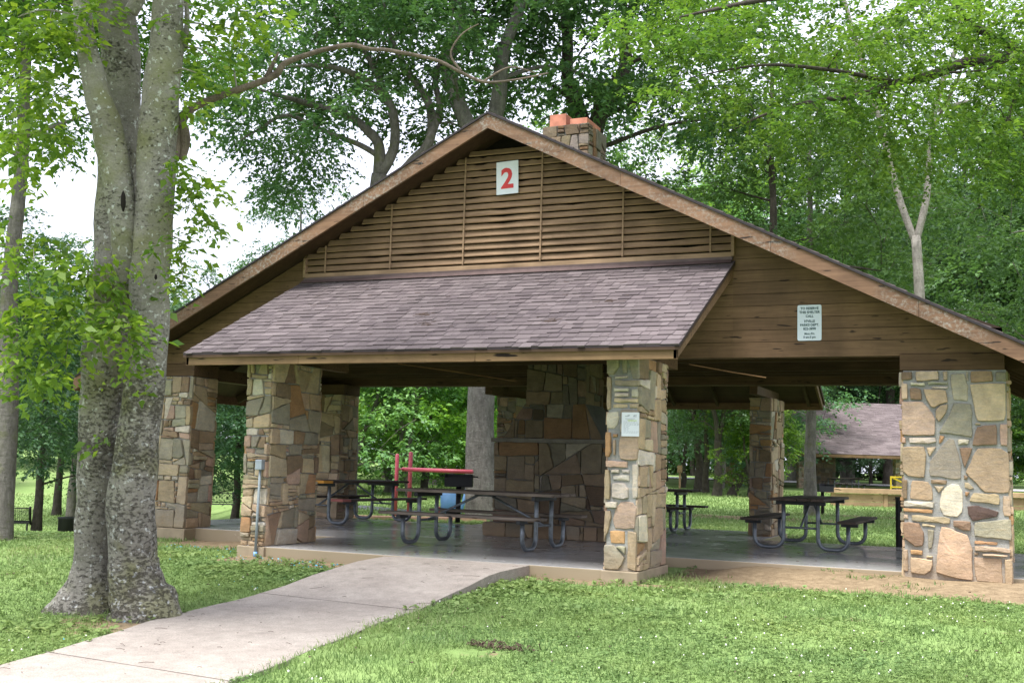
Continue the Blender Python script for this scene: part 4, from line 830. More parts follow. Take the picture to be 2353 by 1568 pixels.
def grow(seed, H, r0, hb, cr, N, rc, leaf, dens, lean=(0, 0), fork=0, flat=0.55, droop=0.3, hx=(0, 0), shell=0.5, nside=9, trunk_top=0.9, low=1.0):
    rng = np.random.default_rng(seed); rr = random.Random(seed)
    mb = MB(); nodes = []; nrad = []
    def run(pts, rads, n, noise=0.05): 
        P, R = catmull(pts, rads, 4); mb.tube(P, R, n, noise=noise); 
        for p, r in zip(P, R): nodes.append(np.array(p)); nrad.append(r)
    def trunk(base, top, ra, rb, n0=7, wob=0.25):
        base = np.array(base, float); top = np.array(top, float); pts = []; rs = []
        for k in range(n0+1):
            t = k/n0; p = base+(top-base)*t; 
            if 0 < k < n0: p[:2] += rng.normal(size=2)*wob*0.35*r0*2
            pts.append(p); rs.append(ra+(rb-ra)*t**0.85)
        return pts, rs
    top = np.array([lean[0], lean[1], H*trunk_top])
    if fork:
        zf = fork; pf = np.array([lean[0]*zf/H, lean[1]*zf/H, zf])
        p1, r1 = trunk((0, 0, 0), pf, r0, r0*0.82, 4); p1.insert(0, np.array([0, 0, -0.4])); r1.insert(0, r0*1.5); r1[1] = r0*1.25; run(p1, r1, nside+3)
        for s_ in (-1, 1):
            tp = top+np.array([s_*cr*0.35, rng.normal()*0.6, 0]); p2, r2_ = trunk(pf-np.array([0, 0, 0.15]), tp, r0*0.66, 0.04, 7, 0.8); run(p2, r2_, nside)
    else:
        p1, r1 = trunk((0, 0, 0), top, r0, 0.04, 9); p1.insert(0, np.array([0, 0, -0.4])); r1.insert(0, r0*1.55); r1[1] = r0*1.2; run(p1, r1, nside+3)
    C = rng.normal(size=(N, 3)); C /= np.linalg.norm(C, axis=1, keepdims=True); C *= rng.random((N, 1))**shell
    C[:, 0] *= cr; C[:, 1] *= cr; C[:, 2] = C[:, 2]*(H-hb)/2+(H+hb)/2; C[:, 0] += lean[0]*C[:, 2]/H+hx[0]; C[:, 1] += lean[1]*C[:, 2]/H+hx[1]
    # fuller lower shoulders, narrower top
    k = np.clip((C[:, 2]-hb)/(H-hb), 0, 1); sc = 1.08-0.45*k**2; C[:, 0] *= sc; C[:, 1] *= sc
    for c in C[np.argsort(np.hypot(C[:, 0], C[:, 1]))]:
        Nn = np.array(nodes[1:]); dd = np.linalg.norm(Nn-c, axis=1)+1.2*np.maximum(0, Nn[:, 2]-c[2]+0.3)+(Nn[:, 2] < hb*0.55)*50
        b = int(np.argmin(dd)); s_ = Nn[b]; r_ = nrad[b+1]; L = np.linalg.norm(c-s_)
        rb = min(r_*0.75, 0.018+0.016*L); mid = (s_+c)/2+np.array([0, 0, 0.10*L])+rng.normal(size=3)*0.07*L
        run([s_, mid, c], [rb, rb*0.7, 0.012], 5, 0.0)
    R = rc*(0.65+0.7*rng.random(N)); LV, rnd = spray_leaves(rng, C, R, dens, leaf, flat, droop, centre=np.array([0, 0, (H+hb)/2-1]), slen=rc*0.55)
    return mb, LV, rnd
def tree(label, base, bark, leafm, gp, cat='tree', name='leafy_tree', group=None, rz=0.0, scale=1.0, color=None, **kw):
    mb, LV, rnd = grow(**kw); r_ = empty(name, base, rz); r_.scale = (scale,)*3
    mb.build('trunk', M[bark], r_, True); me = np_mesh('crown', LV, 4, rnd); o = link('crown', me, M[leafm], r_)
    if color: o.color = (*color, 1)
    tag(r_, label, cat, group or gp); return r_
# ---- prototypes reused for the woods
LIB = []
for k, kw in enumerate((dict(seed=1, H=15, r0=0.26, hb=2.6, cr=5.2, N=60, rc=1.15, leaf=0.19, dens=22), dict(seed=2, H=17, r0=0.32, hb=3.6, cr=5.8, N=62, rc=1.15, leaf=0.18, dens=24, fork=4.0),
        dict(seed=3, H=12, r0=0.2, hb=1.6, cr=4.4, N=64, rc=1.0, leaf=0.16, dens=32), dict(seed=4, H=7.5, r0=0.12, hb=0.9, cr=3.2, N=56, rc=0.8, leaf=0.14, dens=26, fork=1.2))):
    mb, LV, rnd = grow(**kw); me = np_mesh('crown', LV, 4, rnd); LIB.append((mb, me, kw))
TR = []
def lib_tree(k, base, scale, rz, leafm, bark, label, group, color=(1, 1, 1), cat='tree', name='leafy_tree', sz=1.0):
    r_ = empty(name, base, rz); r_.scale = (scale, scale, scale*sz)
    mb, me, kw = LIB[k]
    if isinstance(mb, MB):
        t_ = mb.build('trunk', None, r_, True); t_.data.materials.append(M['barkD']); LIB[k] = (t_.data, me, kw)
    else: t_ = link('trunk', mb, None, r_)
    t_.material_slots[0].link = 'OBJECT'; t_.material_slots[0].material = M[bark]
    if len(me.materials) == 0: me.materials.append(M['leafA'])
    c_ = bpy.data.objects.new('crown', me); COL.objects.link(c_); c_.parent = r_; c_.material_slots[0].link = 'OBJECT'; c_.material_slots[0].material = M[leafm]; c_.color = (*color, 1)
    tag(r_, label, cat, group); return r_
rt_ = random.Random(21)
GW = 'trees of the far woods'
def woods(us, d0, d1, kinds, leafs, label, smin=0.9, smax=1.3, group=GW, sz=1.0, sink=0.0, sun_br=1.0):
    for u in us:
        d = rt_.uniform(d0, d1); k = rt_.choice(kinds); lf = rt_.choice(leafs); j = rt_.uniform(0.95, 1.35)*sun_br; g_ = ground_at(u+rt_.uniform(-25, 25), d)
        lib_tree(k, (g_[0], g_[1], g_[2]-sink), rt_.uniform(smin, smax), rt_.uniform(0, 6.28), lf, rt_.choice(('barkD', 'barkG')), label, group, (j, j, j), sz=sz)
# right-hand woods: dense wall
woods((1400, 1500, 1600), 72, 80, (0, 1), ('leafA', 'leafB'), 'tall full green tree in the wall of woods right of the chimney', 1.3, 1.6, 'tall woods trees on the right')
woods((2260, 2380, 2500, 2620), 50, 58, (0, 1), ('leafA', 'leafA', 'leafC'), 'tall full green tree in the wall of woods right of the chimney', 1.15, 1.45, 'tall woods trees on the right')
woods(range(1700, 2700, 120), 80, 92, (0, 1), ('leafA', 'leafC'), 'deep green tree in the rear row of the woods on the right', 1.5, 2.0, 'rear row of woods on the right')
woods(range(1480, 2400, 90), 104, 116, (2, 3), ('leafC', 'leafA'), 'low dark tree behind the distant road on the right', 1.2, 1.8, 'low trees behind the road')
# centre-left, beyond the playground
woods(range(800, 1180, 95), 52, 62, (2, 2, 0), ('leafB', 'leafA'), 'bright green tree on the lawn beyond the red play bar', 0.85, 1.1, 'bright trees beyond the play bar')
woods((800, 870, 930, 990, 1060, 1150), 38, 46, (3, 3, 2), ('leafB', 'leafA', 'leafB'), 'light green low-hanging tree framed by the opening above the play bar', 1.05, 1.5, 'low trees framed by the opening', sink=0.5, sun_br=1.7)  # leaf colour multiplied up to stand in for strong sunlight on these trees
woods((1560, 1630, 1700, 1760), 62, 72, (3, 2), ('leafA', 'leafD', 'leafC'), 'green low-hanging tree behind the trunks in the right bay', 1.3, 1.7, 'low trees behind the right bay', sink=0.3, sun_br=1.65)  # sunlit look put into the leaf colour here too
woods(range(680, 1500, 120), 66, 85, (0, 1), ('leafA', 'leafC'), 'mid-green tree far behind the play bar and roof', 1.0, 1.25, 'far trees behind the roof')
# left lawn
woods(range(-260, 240, 90), 60, 78, (0, 2), ('leafA', 'leafC'), 'green tree at the far side of the left lawn', 0.8, 1.0, 'trees across the left lawn')
woods(range(-450, 2900, 62), 108, 138, (3,), ('leafA', 'leafC', 'leafB'), 'low bushy tree along the far edge of the park lawns', 2.0, 2.9, 'bushy trees along the far lawn edge', sink=3.0)
woods(range(-400, 600, 110), 105, 125, (2, 0), ('leafA', 'leafB'), 'hazy low tree on the skyline of the left lawn', 0.9, 1.2, 'skyline trees on the left')
lib_tree(2, ground_at(460, 62), 1.05, 1.0, 'leafD', 'barkD', 'pale bluish-green tree whose top shows above the left roof edge', None, (1.1, 1.1, 1.1))
lib_tree(2, ground_at(545, 40), 0.72, 2.2, 'leafD', 'barkD', 'dense bluish-green tree framed between the two left piers', None, (0.9, 0.95, 1.0))
lib_tree(2, ground_at(470, 36), 0.62, 0.4, 'leafC', 'barkD', 'dark drooping tree just right of the leftmost stone pier', None, (1, 1.05, 1.1))
lib_tree(0, ground_at(138, 46), 0.66, 1.2, 'leafA', 'barkD', 'smaller tree with a dark trunk behind the litter bin', None)
lib_tree(0, ground_at(172, 41), 0.72, 3.2, 'leafC', 'barkG', 'tree with a grey forked trunk directly above the litter bin', None)
lib_tree(2, ground_at(95, 33), 0.74, 0.2, 'leafC', 'barkD', 'dark full tree filling the gap between the two left trunks', None, (0.8, 0.9, 0.9))
lib_tree(2, ground_at(-60, 27), 0.66, 4.2, 'leafC', 'barkD', 'dark tree at the left picture edge behind the slim trunk', None, (0.85, 0.9, 0.85))
# trees seen through the right bay
lib_tree(1, ground_at(1648, 50), 0.62, 0.9, 'leafA', 'barkD', 'tree with a thick rugged trunk in the middle of the lawn behind the right bay', None)
lib_tree(1, ground_at(1605, 58), 0.68, 2.9, 'leafA', 'barkD', 'left of two dark trunks standing together behind the right bay', None)
lib_tree(0, ground_at(1622, 54), 0.62, 1.9, 'leafD', 'barkD', 'right of two dark trunks standing together behind the right bay', None)
lib_tree(3, ground_at(1722, 50), 0.75, 0.3, 'leafB', 'barkD', 'small bright green tree beside the rear right pier', None)
tree('small tree with a strongly leaning trunk on the lawn behind the right bay', ground_at(1680, 51), 'barkD', 'leafB', None, seed=31, H=4.2, r0=0.2, hb=2.0, cr=1.9, N=26, rc=0.7, leaf=0.13, dens=40, lean=(1.9, 1.0))
bush = [(1955, 88), (2000, 84), (2040, 90), (2110, 86), (1905, 86)]
for u, d in bush: lib_tree(3, ground_at(u, d), 1.1, rt_.uniform(0, 6), 'leafD', 'barkD', 'rounded shrub bank seen beneath the distant shelter roof', 'shrubs behind the distant shelter', (1, 1, 0.9), 'shrub', 'shrub')
# ---- individually shaped trees
tree('tall tree with a thick grey speckled trunk right behind the shelter, left of the fireplace', ground_at(1112, 25.4), 'barkR', 'leafA', None, seed=41, H=19, r0=0.33, hb=9.0, cr=6.0, N=62, rc=1.1, leaf=0.15, dens=33, fork=8.6, lean=(-0.6, 0))
tree('tall tree with a dark forked trunk rising behind the chimney', ground_at(1345, 27), 'barkD', 'leafC', None, seed=42, H=18, r0=0.36, hb=8.2, cr=6.0, N=50, rc=1.1, leaf=0.16, dens=32, fork=9.2, color=(1.4, 1.4, 1.2))
tree('tree with a pale smooth forked trunk behind the right roof slope', ground_at(2136, 23.5), 'barkL', 'leafA', None, seed=44, H=14, r0=0.125, hb=8.2, cr=4.0, N=40, rc=0.8, leaf=0.12, dens=26, fork=6.4, lean=(-0.5, 0))
tree('tree with a slim dark trunk seen through the right bay beside the rear pier', ground_at(1862, 32.8), 'barkG', 'leafA', None, seed=45, H=15, r0=0.19, hb=2.7, cr=4.2, N=80, rc=0.85, leaf=0.12, dens=26, hx=(1.6, 0.3))
tree('tree with a slim mottled trunk at the left picture edge', ground_at(12, 16.3), 'barkG', 'leafB', None, seed=46, H=12, r0=0.17, hb=5.4, cr=2.8, N=80, rc=0.7, leaf=0.10, dens=45, color=(0.75, 0.85, 0.8), lean=(-0.3, 0))
tree('leafy green tree behind the roof between the pale trunk and the chimney', ground_at(1772, 29), 'barkD', 'leafA', None, seed=48, H=14, r0=0.22, hb=4.5, cr=5.2, N=60, rc=1.0, leaf=0.14, dens=24, color=(0.95, 1.0, 0.95))
tree('leafy green tree at the right picture edge behind the roof', ground_at(2420, 27), 'barkG', 'leafA', None, seed=49, H=13, r0=0.22, hb=3.6, cr=4.6, N=62, rc=0.95, leaf=0.13, dens=26)
# ---- custom boughs
def custom(label, base, bark, leafm, stems, clumps, leaf, dens, seed, per=14, slen=0.4, flat=0.5, droop=0.35, hollows=(), color=None, twigs=True, limbs=()):
    r_ = empty('leafy_tree', base); B = np.array(base); rng = np.random.default_rng(seed)
    mb = MB(); nodes = []; lm = MB()
    for si, (pts, rad, n, nz) in enumerate(stems):
        P, R = catmull([np.array(p)-B for p in pts], rad, 7); (lm if si in limbs else mb).tube(P, R, n, noise=nz); nodes += list(zip(P, R))
    if limbs: lm.build('limb', M['barkLimb'], r_, True)
    NP = np.array([p for p, _ in nodes]); NR = np.array([r for _, r in nodes])
    C = np.array([c for c, _ in clumps])-B; R = np.array([r for _, r in clumps])
    if twigs:
        tw_ = mb
        for c in C:
            b = int(np.argmin(np.linalg.norm(NP-c, axis=1)+2*np.maximum(0, NP[:, 2]-c[2]-0.5)*0)); s_ = NP[b]; L = np.linalg.norm(c-s_)
            if L > 0.25:
                rb = min(NR[b]*0.5, 0.008+0.009*L); P, Q = catmull([s_, (s_+c)/2+np.array([0, 0, 0.12*L])+rng.normal(size=3)*0.06*L, c], [rb, rb*0.7, 0.005], 4); tw_.tube(P, Q, 5)
                NP = np.concatenate([NP, P]); NR = np.concatenate([NR, Q])
    mb.build('trunk', M[bark], r_, True)
    LV, rnd = spray_leaves(rng, C, R, dens, leaf, flat, droop, per=per, slen=slen); o = link('crown', np_mesh('crown', LV, 4, rnd), M[leafm], r_)
    if color: o.color = (*color, 1)
    for p, s_ in hollows:
        h = MB(); h.tube([np.array(p)-B-UP*s_[1], np.array(p)-B-UP*s_[1]*0.4, np.array(p)-B+UP*s_[1]*0.5, np.array(p)-B+UP*s_[1]], [s_[0]*0.3, s_[0], s_[0]*0.9, s_[0]*0.2], 8); h.build('bark_hollow', M['hole'], r_, True)
    tag(r_, label, 'tree'); return r_
D0 = 10.2
W = lambda u, v, d=D0: at(u, v, d)
def stem(rows, d=D0, n=22, nz=0.035): 
    return ([W(u, v, (r[3] if len(r) > 3 else d)) for r in rows for u, v in ((r[0], r[1]),)], [r[2]/2*(r[3] if len(r) > 3 else d)/F_PX for r in rows], n, nz)
base = onground(268, 1398)
stems = [stem([(200, 1440, 250), (204, 1400, 190), (211, 1350, 126), (214, 1290, 88), (215, 1176, 78), (221, 1075, 82), (233, 925, 96), (246, 800, 108), (252, 700, 98), (262, 623, 92), (267, 470, 92, 10.3), (273, 311, 88, 10.35), (278, 156, 87, 10.4), (266, 0, 84, 10.4), (255, -180, 76, 10.4), (250, -500, 60, 10.4)]),
         stem([(330, 1440, 210), (330, 1395, 158), (316, 1350, 126), (305, 1278, 108), (303, 1125, 108), (322, 973, 92), (342, 769, 88), (345, 623, 88), (356, 467, 86), (361, 311, 87), (377, 156, 80), (388, 0, 68), (396, -200, 60), (400, -500, 48)], d=9.95),
         stem([(285, 740, 30, 10.15), (290, 660, 56, 10.05), (287, 560, 58, 9.95), (273, 430, 68, 9.9), (250, 311, 70, 9.9), (222, 208, 56, 9.9), (200, 110, 46, 9.9), (190, 26, 42, 9.9), (178, -120, 36, 9.9), (160, -350, 28, 9.9)], n=16),
         stem([(300, 30, 34), (325, -20, 30), (350, -110, 24)], n=10),
         stem([(372, 420, 44, 10.0), (392, 360, 40, 10.05), (405, 300, 34, 10.1), (440, 250, 18), (520, 216, 16), (600, 188, 15), (632, 172, 17), (655, 146, 14), (700, 128, 12), (755, 112, 11), (808, 104, 12), (850, 113, 9), (900, 117, 9), (1000, 138, 8), (1050, 162, 8), (1110, 188, 7), (1180, 184, 5), (1260, 168, 3)], n=9, nz=0.06),
         stem([(612, 178, 14), (628, 145, 10), (640, 120, 4)], n=6), stem([(1060, 165, 7), (1035, 125, 5), (1060, 80, 4), (1100, 55, 2)], n=5), stem([(1110, 188, 6), (1170, 155, 4), (1230, 168, 2)], n=5),
         stem([(418, 290, 30, 10.1), (424, 330, 26, 10.1), (416, 368, 14, 10.1)], n=8),
         stem([(425, 110, 14), (430, 40, 12), (420, -60, 10)], n=6)]
# buttress roots
for u0, v0, u1, v1, w in ((190, 1335, 120, 1408, 46), (230, 1360, 165, 1428, 40), (350, 1340, 402, 1396, 40), (300, 1360, 290, 1425, 46), (340, 1350, 362, 1412, 40), (215, 1350, 225, 1425, 44)):
    p = onground(u1, v1, -0.04); d1 = float(np.dot(np.array(p)-CAM, fw)); stems.append(stem([(u0, v0-60, w*0.8), (u0, v0, w), ((u0+u1)/2, (v0+v1)/2+6, w*1.0, (D0+d1)/2), (u1, v1, w*0.55, d1), (u1+(u1-u0)*0.3, v1+20, w*0.2, d1-0.1)], n=10))
rc_ = random.Random(4)
cl = []
def fill(uv, r, n, d=(9.4, 10.4), spread=34):
    for u, v in uv:
        for _ in range(n): cl.append((W(u+rc_.gauss(0, spread), v+rc_.gauss(0, spread*0.7), rc_.uniform(*d)), r*rc_.uniform(0.7, 1.3)))
fill([(40, 30), (110, 60), (60, 120), (140, 20), (170, 90), (30, 190), (100, 170), (70, 250), (25, 300), (130, 235), (230, 8)], 0.17, 3, spread=30)
fill([(30, 340), (95, 310), (120, 340), (60, 400)], 0.11, 2, spread=18)
fill([(40, 600), (95, 560), (150, 590), (205, 630), (120, 660), (60, 690), (180, 690), (235, 600), (250, 680), (30, 760), (100, 770), (170, 790), (60, 830), (300, 740), (140, 720), (20, 520), (90, 860)], 0.14, 3, (9.1, 9.9), 26)
fill([(325, 800), (335, 720), (350, 845), (320, 700), (240, 770), (270, 800)], 0.07, 1, (9.3, 9.6), 14)
fill([(440, 30), (470, 70), (435, 110), (500, 110), (540, 60), (440, 170), (520, 15), (570, 90), (428, 225), (600, 40), (505, 160)], 0.12, 2, (9.6, 10.4), 16)
fill([(400, 390), (440, 400), (470, 420), (430, 470), (420, 540), (445, 510), (425, 610), (432, 660), (400, 430), (480, 440), (445, 560), (460, 480), (400, 350)], 0.085, 2, (9.5, 10.0), 12)
fill([(240, 1005), (350, 560), (380, 370)], 0.05, 1, (9.5, 9.6), 6)
for _ in range(46):
    cl.append((W(rc_.uniform(-250, 760), rc_.uniform(-1000, -180), rc_.uniform(8.0, 12.5)), rc_.uniform(0.3, 0.6)))
custom('large twin-stemmed mossy tree in the left foreground, one thin limb reaching over the roof', base, 'barkF', 'leafB', stems, cl, 0.085, 210, 5, per=12, slen=0.24, droop=0.5,
       hollows=[(W(283, 462, 9.62), (0.022, 0.09)), (W(358, 636, 9.70), (0.012, 0.025))], limbs=(4, 5, 6, 7, 8), color=(1.35, 1.25, 1.1))
# arching tree over the left roof slope
b = ground_at(792, 26.5); Bv = np.array(b); q = lambda u, v, d=26.0: at(u, v, d)
st = [([Bv-[0, 0, 0.3], Bv+[0, 0, 0.6], q(800, 900, 26.4), q(822, 700, 26.2), q(852, 540), q(872, 400)], [0.42, 0.32, 0.27, 0.24, 0.21, 0.18], 12, 0.04),
      ([q(868, 430), q(872, 345), q(845, 300), q(790, 262), q(720, 242), q(650, 222, 25), q(590, 205, 24.6)], [0.17, 0.13, 0.11, 0.09, 0.075, 0.05, 0.02], 8, 0.05),
      ([q(872, 400), q(905, 340), q(900, 250), q(860, 200), q(800, 165, 25.5), q(720, 150, 25), q(640, 160, 24.6)], [0.15, 0.12, 0.11, 0.09, 0.07, 0.045, 0.015], 8, 0.05),
      ([q(862, 470), q(940, 380), q(988, 320), q(985, 240, 26.5), q(940, 170, 26.8), q(900, 90, 27), q(880, 0, 27)], [0.15, 0.13, 0.115, 0.10, 0.08, 0.06, 0.03], 8, 0.05),
      ([q(988, 320), q(1010, 250, 26.5), q(1000, 180, 26.8), q(1030, 100, 27), q(1040, 20, 27)], [0.10, 0.085, 0.07, 0.05, 0.02], 7, 0.05),
      ([q(872, 360), q(820, 330), q(740, 300), q(660, 265, 25), q(590, 300, 24.6), q(540, 330, 24.3)], [0.08, 0.07, 0.055, 0.04, 0.03, 0.012], 6, 0.05),
      ([q(905, 260), q(840, 120), q(780, 60, 26.5), q(740, -40, 27)], [0.09, 0.07, 0.05, 0.02], 6, 0.05)]
cl = []
for _ in range(175):
    u = rc_.uniform(470, 1120); v = rc_.uniform(-160, 600)
    if v > 560-0.9*max(0, u-560): continue
    if (u < 610 and v > 330) or (u < 530 and v > 200 and rc_.random() < 0.7): continue
    cl.append((q(u, v, rc_.uniform(23.5, 29)), rc_.uniform(0.45, 0.9)))
custom('broad tree with long arching dark limbs above the left slope of the roof', b, 'barkG', 'leafC', st, cl, 0.125, 52, 12, per=14, slen=0.45, color=(1.35, 1.35, 1.2))
# overhanging tree on the right (trunk outside the picture)
b = ground_at(2750, 19); B2 = np.array(b); q = lambda u, v, d: at(u, v, d)
st = [([B2+[0, 0, -0.3], B2+[0, 0, 1.5], B2+[-0.2, 0, 4], q(2600, 180, 18.5), q(2560, -150, 18.5), q(2500, -500, 18.5)], [0.42, 0.33, 0.29, 0.26, 0.2, 0.1], 14, 0.04),
      ([q(2640, 260, 18.6), q(2480, 175, 18), q(2352, 135, 17.6), q(2230, 142, 17.3), q(2150, 168, 17), q(2060, 190, 16.8), q(1960, 222, 16.6), q(1870, 232, 16.5), q(1760, 262, 16.4), q(1680, 300, 16.3)], [0.16, 0.13, 0.10, 0.085, 0.07, 0.055, 0.04, 0.03, 0.02, 0.01], 9, 0.05),
      ([q(2590, 120, 18.5), q(2420, 160, 18.2), q(2310, 100, 17.8), q(2230, 55, 17.6), q(2200, 10, 17.5), q(2190, -60, 17.4)], [0.13, 0.1, 0.075, 0.06, 0.05, 0.03], 8, 0.05),
      ([q(2352, 135, 17.6), q(2330, 230, 17.3), q(2290, 330, 17), q(2230, 410, 16.8)], [0.05, 0.035, 0.02, 0.008], 6, 0.05),
      ([q(2060, 190, 16.8), q(1900, 160, 16.2), q(1750, 150, 15.8), q(1600, 175, 15.6)], [0.04, 0.03, 0.02, 0.008], 6, 0.05),
      ([q(2580, -60, 18.5), q(2300, -60, 17), q(2000, -40, 16), q(1750, 0, 15.5), q(1560, 40, 15.3)], [0.12, 0.1, 0.07, 0.04, 0.01], 8, 0.05)]
cl = []
for _ in range(225):
    u = rc_.uniform(1420, 2480); v = rc_.uniform(-80, 420); k = (u-1420)/1060
    if v > 190+260*min(1, max(0, (u-1480)/420))*(1 if u < 2200 else 0.9): continue
    cl.append((q(u, v, rc_.uniform(15.0, 18.6)), rc_.uniform(0.28, 0.6)))
custom('tree reaching in from the right edge with dark boughs and light foliage', b, 'barkD', 'leafB', st, cl, 0.085, 68, 6, per=14, slen=0.33, color=(0.95, 0.95, 0.95))
#--PART4--
# ================================================================== GRASS, WEEDS, LITTER
rng = np.random.default_rng(77)
def sample(n, d0, d1, power=1.0, latk=0.50, pad=3.0):
    u = rng.random(n); d = d0*(d1/d0)**u if power == 1 else (d0**(1-power)+(d1**(1-power)-d0**(1-power))*u)**(1/(1-power))
    lat = (rng.random(n)*2-1)*(latk*d+pad); p = CAM[:2]+FH[None]*d[:, None]+RH[None]*lat[:, None]; return p[:, 0], p[:, 1], d
yg_ = np.linspace(-15, -2, 60); xlg = np.array([XL(y) for y in yg_]); xrg = np.array([XR(y) for y in yg_])
def keep(x, y, jit=0.03, dirtk=0.62):
    s_ = ((np.abs(x) < XG+WG+0.12) & (y > 0.2) & (y < YR+0.02)) | ((x > -XP-WP-0.02) & (x < XP+WP+0.02) & (y > -2.1) & (y < YR+2.3)) | ((np.abs(x) > XG-0.05) & (np.abs(x) < XG+WG+0.05) & (y > -0.06) & (y < 0.7))
    xl = np.interp(y, yg_, xlg); xr = np.interp(y, yg_, xrg); j = rng.normal(size=len(x))*jit
    s_ |= (y < -2) & (y > -15) & (x > xl+0.0+j) & (x < xr-0.03+j)
    nz = 0.3*np.sin(x*2.3+y*1.7)+0.22*np.sin(x*6.7-y*6.1)+0.12*np.sin(x*15+y*11)+0.14*rng.normal(size=len(x))
    s_ |= dirt(x, y)+nz*0.8 > dirtk
    return ~s_
def patch(x, y): return 0.5+0.25*np.sin(x*0.9+1.1*np.sin(y*0.7))+0.2*np.sin(y*1.3+x*0.5+2)+0.12*np.sin(x*3.3+y*2.1)
# blades
x, y, d = sample(380000, 5.2, 60, 1.35); k = keep(x, y); x, y, d = x[k], y[k], d[k]; n = len(x); z = gz(x, y)-0.008
h = (0.028+0.038*rng.random(n))*(0.75+0.5*patch(x, y))*(1+0.012*d); w = (0.0035+0.003*rng.random(n))*np.maximum(1, d/8.5); th = rng.random(n)*6.28
lx, ly = rng.normal(size=n)*0.5*h, rng.normal(size=n)*0.5*h
a = np.stack([x-w*np.cos(th), y-w*np.sin(th), z], 1); b = np.stack([x+w*np.cos(th), y+w*np.sin(th), z], 1); c = np.stack([x+lx, y+ly, z+h], 1)
rn = np.clip(0.12+0.62*patch(x, y)+rng.normal(size=n)*0.17, 0, 1)
tag(link('grass_blades', np_mesh('grass_blades', np.stack([a, b, c], 1), 3, rn), M['grass']), 'short green mown grass over the lawn', 'grass', kind='stuff')
# clover: three round-ish leaflets, nearly flat
x, y, d = sample(120000, 5.2, 26, 1.3); k = keep(x, y, 0.04, 0.5) & (patch(x+3, y-2)+0.22*rng.normal(size=len(x)) > 0.42); x, y, d = x[k], y[k], d[k]; n = len(x)
z = gz(x, y)+0.010+0.026*rng.random(n); Q = []; R_ = []
s_ = (0.009+0.007*rng.random(n))*np.maximum(1, d/10); th = rng.random(n)*6.28; base = np.clip(0.2+0.35*patch(x*1.7, y)+rng.normal(size=n)*0.15, 0, 0.8)
for j in range(3):
    t = th+j*2.094; A = np.stack([np.cos(t), np.sin(t), rng.normal(size=n)*0.3+0.15], 1); A /= np.linalg.norm(A, axis=1, keepdims=True)
    Nn = np.stack([rng.normal(size=n)*0.3, rng.normal(size=n)*0.3, np.ones(n)], 1); Q.append(leaf_quads(np.stack([x, y, z], 1), A, Nn, s_*1.7, s_*1.6)); R_.append(base)
tag(link('clover', np_mesh('clover', np.concatenate(Q), 4, np.concatenate(R_)), M['grass']), 'low clover leaves growing among the grass', 'clover', kind='stuff')
# broad weeds along path edge, slab and trunk
PX, PY = [], []
for (cx, cy, sx_, sy_, m) in ((-1.5, -3.3, 0.9, 0.45, 420), (1.75, -3.6, 0.22, 0.9, 260), (2.0, -3.1, 0.35, 0.2, 130), (4.2, -2.05, 1.4, 0.2, 200), (3.3, -2.7, 0.5, 0.2, 90), (-3.6, -2.6, 0.9, 0.5, 300), (0.0, -6.1, 0.4, 0.4, 90), (-0.6, -7.2, 0.5, 0.25, 90), (3.4, -4.2, 0.8, 0.5, 160)):
    PX.append(rng.normal(cx, sx_, m)); PY.append(rng.normal(cy, sy_, m))
x = np.concatenate(PX); y = np.concatenate(PY); k = keep(x, y, 0.05, 0.95); x, y = x[k], y[k]; n = len(x); Q = []
for j in range(4):
    t = rng.random(n)*6.28; A = np.stack([np.cos(t), np.sin(t), 0.15+0.5*rng.random(n)], 1); A /= np.linalg.norm(A, axis=1, keepdims=True); Nn = np.stack([rng.normal(size=n)*0.3, rng.normal(size=n)*0.3, np.ones(n)], 1)
    L_ = 0.025+0.05*rng.random(n)**1.5; Q.append(leaf_quads(np.stack([x, y, gz(x, y)+0.008+0.032*rng.random(n)], 1), A, Nn, L_, L_*0.8))
tag(link('broadleaf_weeds', np_mesh('broadleaf_weeds', np.concatenate(Q), 4, rng.random(4*n)*0.5+0.25), M['grass']), 'patches of broad-leaved weeds beside the path and the shelter floor', 'weeds', kind='stuff')
# clover flowers
x, y, d = sample(1500, 5.4, 12.5, 1.1, 0.5, 0.5); k = keep(x, y, 0.02, 0.4) & (patch(x*1.3+1, y*1.3)+0.3*rng.normal(size=len(x)) > 0.62); x, y = x[k], y[k]; mb = MB()
for a_, b_ in list(zip(x, y))[:300]:
    r_ = 0.004+0.0045*random.random(); zc = float(gz(a_, b_))+0.05; mb.tube([(a_, b_, zc-r_), (a_, b_, zc-r_*0.4), (a_, b_, zc+r_*0.5), (a_, b_, zc+r_)], [r_*0.4, r_, r_*0.9, r_*0.3], 6)
tag(mb.build('clover_flowers', M['petal'], smooth=True), 'tiny white clover flowers dotted over the front lawn', 'flowers', kind='stuff')
